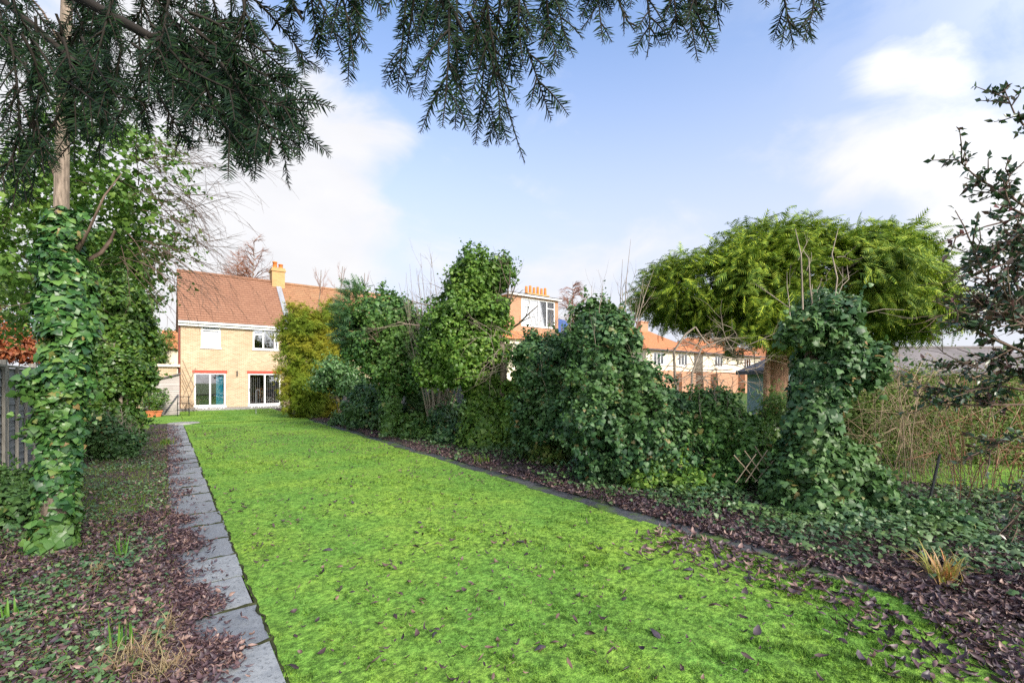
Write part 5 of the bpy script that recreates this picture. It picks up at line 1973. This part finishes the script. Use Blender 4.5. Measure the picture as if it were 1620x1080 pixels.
def holly():
    d = 3.4
    b = at(1690, 900, d)
    b[2] = 0
    t = thing("holly_tree", b, "dark small-leaved holly reaching in from the photo's right edge", "tree")
    T = Tubes(6)
    T.add([b, at(1680, 760, d), at(1650, 620, d), at(1625, 520, d), at(1640, 350, d), at(1660, 130, d)], [.045, .04, .032, .024, .018, .010])
    limbs = [((1640, 340), (1590, 305), (1550, 285), (1512, 250)), ((1650, 240), (1625, 205), (1605, 180), (1588, 140)), ((1640, 330), (1600, 348), (1560, 358), (1482, 386)), ((1630, 345), (1600, 330), (1590, 300), (1600, 270)),
             ((1630, 520), (1590, 470), (1555, 430), (1530, 370)), ((1625, 560), (1580, 540), (1540, 520), (1500, 505)), ((1640, 620), (1580, 610), (1520, 620), (1440, 605)), ((1640, 640), (1580, 640), (1530, 640), (1470, 640)),
             ((1625, 500), (1605, 440), (1600, 400), (1610, 350)), ((1650, 700), (1610, 690), (1580, 700), (1560, 720)), ((1640, 560), (1590, 570), (1550, 570), (1500, 580)), ((1655, 620), (1630, 600), (1610, 590), (1590, 600)),
             ((1640, 450), (1610, 420), (1580, 410), (1550, 405)), ((1700, 760), (1660, 740), (1630, 760), (1600, 790)), ((1640, 470), (1585, 480), (1560, 480), (1520, 470)), ((1660, 820), (1620, 800), (1600, 830), (1590, 860))]
    cl = Cloud()
    for k in range(12):
        x0, y0 = rng.uniform(1615, 1665), rng.uniform(330, 640)
        limbs.append(((x0 + 30, y0 + 20), (x0, y0), (x0 - 28, y0 - rng.uniform(-10, 30)), (x0 - rng.uniform(40, 90), y0 - rng.uniform(-20, 50))))
    dens = [60, 50, 14, 40, 70, 50, 70, 60, 80, 40, 60, 60, 60, 50, 60, 40] + [48] * 12
    for lm, n in zip(limbs, dens):
        dd = d + rng.uniform(-.25, .3)
        pts = np.array([at(x, y, dd + .03 * i) for i, (x, y) in enumerate(lm)])
        T.add(pts, [.010, .008, .006, .003])
        for k in range(max(5, n // 3)):
            f = rng.uniform(.2, 1) * 3
            i = min(int(f), 2)
            p = pts[i] + (pts[i + 1] - pts[i]) * (f - i)
            ax = nrmz(pts[i + 1] - pts[i])
            e = p + (ax * .7 + nrmz(rng.normal(size=3)) * .75) * rng.uniform(.06, .22)
            m = (p + e) / 2 + rng.normal(size=3) * .01
            T.add(np.array([p, m, e]), [.005, .004, .0025])
            nl = 9
            f2 = rng.uniform(.1, 1.05, nl)[:, None]
            P = p + (e - p) * f2
            dr = nrmz((e - p)[None] * .6 / np.linalg.norm(e - p) + rng.normal(size=(nl, 3)) * .55)
            cl.add(OVAL, P, rng.normal(size=(nl, 3)) + UP * .5, dr, .056 * rng.uniform(.6, 1.25, nl))
    for k in range(10):
        p = at(rng.uniform(1540, 1640), rng.uniform(380, 620), d)
        grow(T, p, -RIGHT + UP * rng.normal() * .5 + rng.normal(size=3) * .2, rng.uniform(.3, .6), .005, 1, 3, .5)
    T.build("branches", M['twig'], t)
    cl.build("foliage", M['holly'], t)


holly()


# ------------------------------------------------------------------ the left side
def left_shrubs():
    ivy_mound(195, 700, [blob(185, 480, 11, 44, 60, .9), blob(188, 550, 11, 42, 54, .9), blob(198, 590, 10.8, 30, 50, .7), blob(172, 620, 10.8, 28, 56, .7), blob(185, 668, 10.6, 26, 28, .6), blob(170, 420, 11.2, 44, 50, .9)],
              10.8, "tall rounded green ivy bush behind the ivy-clad tree on the left", 'bush', .10, 1000, 26, .18, "ivy_bush", "bush", 6, .4)
    ivy_mound(175, 722, [blob(172, 690, 9.6, 30, 30, .5), blob(195, 700, 9.7, 26, 22, .4)], 9.6, "low dark shrub at the left ivy bush's foot", 'ivy_dark', .065, 240, 22, .12, "low_shrub", "shrub", 40, .3)
    ivy_mound(15, 800, [blob(5, 775, 5.4, 40, 26, .35), blob(-30, 790, 5.2, 40, 30, .35), blob(40, 800, 5.2, 26, 18, .3)], 5.3, "dark ivy clump at the foot of the timber fence", 'ivy_dark', .07, 240, 20, .12)


left_shrubs()


def left_tree():
    d = 4.5
    b = gp(88, 872)
    t = thing("ivy_clad_tree", b, "slender pale-trunked tree thickly wrapped in large-leaved ivy beside the timber fence", "tree", None)
    T = Tubes(10)
    T.add([b, at(95, 700, d), at(100, 500, d), at(97, 340, d), at(99, 200, d), at(104, 60, d), at(110, -120, d)], [.14, .12, .10, .062, .056, .05, .04])
    T.build("trunk", M['bark_pale'], t)
    L = Tubes(5)
    L.add([at(122, 400, d), at(140, 365, d - .1), at(165, 310, d - .1), at(192, 275, d)], [.016, .012, .009, .005])
    L.add([at(112, 410, d), at(128, 385, d - .05), at(133, 372, d - .05), at(136, 365, d)], [.024, .022, .020, .018])
    L.add([at(105, 430, d + .1), at(160, 400, d + .2), at(175, 380, d + .3), at(182, 365, d + .3)], [.022, .020, .018, .016])
    L.add([at(97, 300, d), at(80, 260, d), at(66, 230, d), at(40, 180, d)], [.02, .016, .013, .008])
    for i in range(4):
        p = at(rng.uniform(90, 110), rng.uniform(60, 330), d)
        e = p + RIGHT * rng.uniform(-1.4, 1.6) + UP * rng.uniform(.1, .9) + FWD * rng.uniform(-.2, 1.4)
        L.add(np.array([p, p * .6 + e * .4 + UP * .1, e]), [.014, .010, .004])
    L.build("branch", M['twig'], t)
    cl = Cloud()
    column_leaves(cl, IVY, [gp(80, 880), at(88, 800, d), at(98, 700, d), at(104, 600, d), at(106, 500, d), at(104, 420, d), at(98, 345, d)], [.15, .155, .175, .18, .19, .185, .10], 5600, .066, .25, 2)
    column_leaves(cl, IVY, [gp(80, 880), at(98, 700, d), at(106, 500, d), at(104, 420, d), at(98, 350, d)], [.14, .13, .14, .14, .06], 2400, .075, .1, 2)
    foliage(cl, IVY, [blob(108, 430, d, 46, 40, .24), blob(112, 365, d, 24, 30, .16), blob(96, 620, d, 44, 60, .2)], 120, 16, .09, .066, 4)
    cl.build("ivy", M['ivy_near'], t)
    cl = Cloud()
    bl = [blob(225, 285, 5.6, 78, 62, .7), blob(150, 330, 5.6, 80, 70, .7), blob(255, 345, 5.8, 50, 50, .6), blob(40, 400, 5.4, 60, 80, .6), blob(170, 250, 5.4, 60, 50, .6), blob(20, 480, 6.0, 50, 70, .5), blob(240, 420, 6.2, 46, 44, .5), blob(60, 300, 5.6, 60, 70, .6)]
    foliage(cl, IVY, bl, 600, 16, .18, .058, 6, .7, .06)
    cl.build("crown", M['ivy_light'], t)
    w = Tubes(3)
    for i in range(80):
        p = at(rng.uniform(180, 270), rng.uniform(215, 420), 5.6 + rng.uniform(-.5, .7))
        grow(w, p, RIGHT * rng.uniform(.3, 1.1) + UP * rng.uniform(-.6, .35) + FWD * rng.normal() * .2, rng.uniform(.5, 1.05), .0065, 2, 3, .42, -.45, .1, .6)
    for i in range(36):
        p = at(rng.uniform(0, 120), rng.uniform(160, 520), 5.4 + rng.uniform(-.5, .7))
        grow(w, p, RIGHT * rng.normal() + UP * rng.uniform(-.6, .6) + FWD * rng.normal() * .3, rng.uniform(.4, .8), .0055, 1, 3, .5, -.3, .15)
    for i in range(5):
        p = at(rng.uniform(300, 320), rng.uniform(180, 260), 5.2)
        grow(w, p, RIGHT * 1.0 + UP * rng.uniform(-.4, .1), rng.uniform(.5, 1.0), .006, 2, 2, .4, -.2, .1, .6)
    w.build("twigs", M['twig'], t)


left_tree()


def yew():
    b = np.array([-1.6, -1.2, 0.0])
    t = thing("yew_tree", b, "dark yew overhead with needle sprays drooping along the top of the view", "tree")
    T = Tubes(6)
    T.add([b, b + UP * 1.2, b + UP * 2.4 + np.array([.2, .1, 0]), b + UP * 3.6 + np.array([.5, .4, 0])], [.28, .22, .18, .12])
    fork = b + UP * 2.9 + np.array([.3, .2, 0])
    cl = Cloud()

    def needles(pts, ln, seed_n):
        """two ranks of needles along a shoot"""
        seg = np.linalg.norm(np.diff(pts, axis=0), axis=1)
        cum = np.concatenate([[0], np.cumsum(seg)])
        n = int(cum[-1] / .0060)
        if n < 3:
            return
        s = np.linspace(.02, cum[-1], n)
        P = np.stack([np.interp(s, cum, pts[:, i]) for i in range(3)], 1)
        tg = nrmz(np.gradient(P, axis=0))
        pn = nrmz(-FWD + rng.normal(size=3) * .55)          # lie of the shoot's flat side
        r = nrmz(np.cross(tg, pn))
        nn = np.cross(r, tg)
        taper = np.minimum(1, (cum[-1] - s) / .05 + .35) * np.minimum(1, s / .03 + .5)
        for sd in (-1, 1):
            a = np.radians(54 + rng.normal(size=n) * 9)[:, None]
            dr = tg * np.cos(a) + r * sd * np.sin(a) + nn * rng.normal(size=n)[:, None] * .22 - UP * .06
            cl.add(NEEDLE, P, nn + rng.normal(size=P.shape) * .35, dr, ln * taper * rng.uniform(.8, 1.15, n))

    def spray(p0, p1, d0, d1, side=7, ln=.027, bend=.05, r=.0045):
        a, e = at(p0[0], p0[1], d0), at(p1[0], p1[1], d1)
        L = np.linalg.norm(e - a)
        sidev = nrmz(np.cross(e - a, FWD)) * rng.normal() * bend
        f = np.linspace(0, 1, 8)[:, None]
        pts = a + (e - a) * f + sidev * (f * (1 - f)) * 4 * .5 + UP * (f * (1 - f)) * .10 * L * 2
        T.add(pts, np.linspace(r, .0012, 8))
        needles(pts, ln, 0)
        for k in range(side):
            t_ = rng.uniform(.08, .88)
            x = t_ * 7
            i = min(int(x), 6)
            q = pts[i] + (pts[i + 1] - pts[i]) * (x - i)
            ax = nrmz(pts[i + 1] - pts[i])
            sd = 1 if k % 2 else -1
            s = nrmz(np.cross(ax, FWD + rng.normal(size=3) * .4)) * sd
            ll = L * rng.uniform(.22, .42) * (1 - .45 * t_)
            dr = nrmz(ax * .8 + s * .62)
            g = np.linspace(0, 1, 6)[:, None]
            pp = q + dr * ll * g - UP * ll * .28 * g * g
            T.add(pp, np.linspace(.0026, .001, 6))
            needles(pp, ln * .95, 0)
        return a

    starts = []
    main = [((645, -60), (628, 148)), ((690, -60), (665, 158)), ((670, -80), (640, 110)), ((705, -50), (700, 200)), ((690, -60), (735, 120)), ((770, -70), (752, 228)), ((720, -60), (720, 205)), ((765, -40), (830, 258)), ((790, -40), (872, 190)),
            ((810, -70), (800, 130)), ((800, -60), (770, 150)), ((740, 20), (790, 215)), ((840, -70), (828, 100)), ((870, -60), (886, 104)), ((850, -60), (860, 85)), ((910, -60), (920, 46)), ((895, -60), (908, 92)), ((945, -60), (954, 68)),
            ((1000, -60), (1024, 90)), ((990, -70), (1005, 50)), ((1060, -70), (1072, 62)), ((1085, -60), (1104, 97)), ((1105, -60), (1130, 82)), ((1120, -60), (1140, 50)), ((1225, -80), (1256, 78)), ((1262, -70), (1270, 66)), ((1200, -90), (1212, 10)),
            ((470, -60), (548, 108)), ((520, -60), (560, 112)), ((495, -70), (520, 102)), ((560, -60), (575, 78)), ((600, -50), (545, 60)), ((600, -70), (612, 20)), ((455, -60), (470, 60))]
    for a, e in main:
        d0 = rng.uniform(1.05, 1.35)
        starts.append(spray(a, e, d0, d0 + rng.uniform(-.05, .15), 6, .030))
    # the heavy bough on the left
    bough = [((240, 40), (495, 215)), ((250, 70), (478, 240)), ((230, 60), (500, 180)), ((260, 40), (450, 130)), ((240, 90), (435, 262)), ((220, 90), (398, 230)), ((260, 80), (470, 200)), ((210, 70), (352, 205)), ((230, 110), (302, 238)), ((280, 20), (480, 150)),
             ((250, 60), (410, 250)), ((300, 60), (440, 215)), ((200, 40), (330, 150)), ((320, 100), (415, 265)), ((330, 40), (440, 90)), ((300, 20), (500, 160)), ((280, 60), (390, 180)), ((290, 90), (375, 225)), ((330, 70), (492, 238)), ((350, 100), (460, 255)), ((310, 50), (420, 150))]
    for a, e in bough:
        d0 = rng.uniform(1.15, 1.45)
        spray(a, e, d0, d0 + rng.uniform(-.1, .1), 7, .032)
    for i in range(58):
        x = rng.uniform(-60, 400)
        y = rng.uniform(-90, 110) - max(0, x - 300) * .3
        ex = x + rng.uniform(-50, 110)
        ey = y + rng.uniform(90, 190)
        d0 = rng.uniform(1.15, 2.1)
        spray((x, y), (ex, ey), d0, d0 + rng.uniform(-.1, .2), 7, .030)
    for a, e in (((60, 160), (18, 335)), ((55, 190), (45, 330)), ((40, 100), (70, 275)), ((100, 170), (60, 245)), ((90, 120), (200, 205)), ((120, 150), (255, 180)), ((80, 150), (150, 200)), ((30, 180), (-10, 300)), ((15, 60), (30, 250)), ((130, 60), (215, 190)), ((100, 60), (120, 215))):
        spray(a, e, 1.3, 1.3 + rng.uniform(-.1, .1), 7, .030)
    # boughs above the view that carry the sprays
    for (a, dd, e, de, r) in (((-200, -140, 0), 1.6, (240, 60), 1.35, .022), ((240, 60, 0), 1.35, (330, 100), 1.3, .012), ((-100, -200, 0), 1.7, (560, -90), 1.25, .02), ((560, -90, 0), 1.25, (860, -80), 1.2, .015), ((860, -80, 0), 1.2, (1290, -100), 1.2, .011),
                              ((-150, -100, 0), 1.7, (120, 100), 1.4, .015), ((640, -90, 0), 1.25, (742, 70), 1.25, .007), ((742, 70, 0), 1.25, (770, 110), 1.26, .005), ((395, -50, 0), 1.3, (478, 30), 1.4, .008), ((478, 20, 0), 1.4, (430, 48), 1.5, .005)):
        p, q = at(a[0], a[1], dd), at(e[0], e[1], de)
        f = np.linspace(0, 1, 6)[:, None]
        pts = p + (q - p) * f + UP * (f * (1 - f)) * .12
        T.add(pts, np.linspace(r, r * .6, 6))
    for a, dd in (((-200, -140), 1.6), ((-100, -200), 1.7), ((-150, -100), 1.7)):
        q = at(a[0], a[1], dd)
        T.add(np.array([fork, fork * .6 + q * .4 + UP * .2, fork * .25 + q * .75 + UP * .1, q]), [.10, .06, .04, .024])
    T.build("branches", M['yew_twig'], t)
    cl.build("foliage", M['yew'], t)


yew()


# ------------------------------------------------------------------ tufts in the beds
def tuft(px, py, n, h, mat, label, name, cat, spread=.5, tm=BLADE, w=1.0, r=.04, arch=.5):
    b = gp(px, py)
    b[2] = float(soil_z(np.array([b]))[0])
    P = b + np.stack([rng.normal(size=n) * r, rng.normal(size=n) * r, np.zeros(n)], 1)
    a = rng.uniform(0, 6.283, n)
    out = np.stack([np.cos(a), np.sin(a), np.zeros(n)], 1)
    T = []
    V = []
    k = 5
    hh = h * rng.uniform(.55, 1.15, n)
    sp = spread * rng.uniform(.2, 1.2, n)
    f = np.linspace(0, 1, k)
    wid = np.array([1, 1, .85, .6, .05]) * w
    side = np.cross(out, UP)
    ar = arch * rng.uniform(.3, 1.3, n)
    C_ = P[:, None, :] + out[:, None, :] * (sp * hh)[:, None, None] * (f ** 1.3)[None, :, None] + UP * (hh[:, None] * (f[None] - ar[:, None] * f[None] ** 3))[..., None]
    A = C_ - side[:, None, :] * wid[None, :, None]
    B = C_ + side[:, None, :] * wid[None, :, None]
    VV = np.stack([A, B], 2).reshape(n, 2 * k, 3)
    VV[..., 2] = np.maximum(VV[..., 2], b[2] - .01)
    q = np.array([(2 * i, 2 * i + 1, 2 * i + 3, 2 * i + 2) for i in range(k - 1)])
    F_ = (q[None] + (np.arange(n) * 2 * k)[:, None, None]).reshape(-1, 4)
    o = mesh_np(name, VV.reshape(-1, 3), F_, M[mat], None, False, b)
    return props(o, label, cat)


tuft(1490, 928, 80, .34, 'crocosmia', "withered orange and green strap-leaved clump in the right bed", "crocosmia_clump", "plant", .75, w=.006, arch=.45)
tuft(196, 1035, 9, .26, 'shoot', "upright green bulb shoots nearest the camera in the left bed", "bulb_shoots", "plant", .18, w=.007, r=.025, arch=.05)
tuft(190, 888, 12, .22, 'shoot', "green bulb shoots in the left bed beyond the dry tufts", "bulb_shoots", "plant", .3, w=.007, r=.03, arch=.1)
tuft(20, 985, 9, .18, 'shoot', "green shoots at the far left of the leafy bed", "bulb_shoots", "plant", .35, w=.007, r=.03, arch=.1)
tuft(262, 1005, 90, .16, 'straw', "small dry straw tuft against the slab path's leaf drift", "straw_tuft", "grass tuft", .9, w=.0022, r=.03, arch=.75)
tuft(215, 1055, 130, .20, 'straw', "largest dry straw tuft at the base of the bulb shoots", "straw_tuft", "grass tuft", 1.0, w=.0022, r=.05, arch=.8)
tuft(265, 1075, 110, .18, 'straw', "dry straw tuft at the photo's lower edge beside the slab path", "straw_tuft", "grass tuft", 1.0, w=.0022, r=.05, arch=.8)
tuft(150, 915, 70, .15, 'straw', "dry straw tuft between bulb shoots and the ivy-clad tree", "straw_tuft", "grass tuft", .9, w=.0022, r=.04, arch=.7)
tuft(265, 705, 60, .22, 'grass', "bright green grass tuft far along the path's left edge", "grass_tuft", "grass tuft", .7, w=.006, r=.07, arch=.4)
tuft(762, 735, 50, .22, 'grass', "grass tuft where the right edging meets the tall ivy tree's bed", "grass_tuft", "grass tuft", .7, w=.006, r=.07, arch=.4)
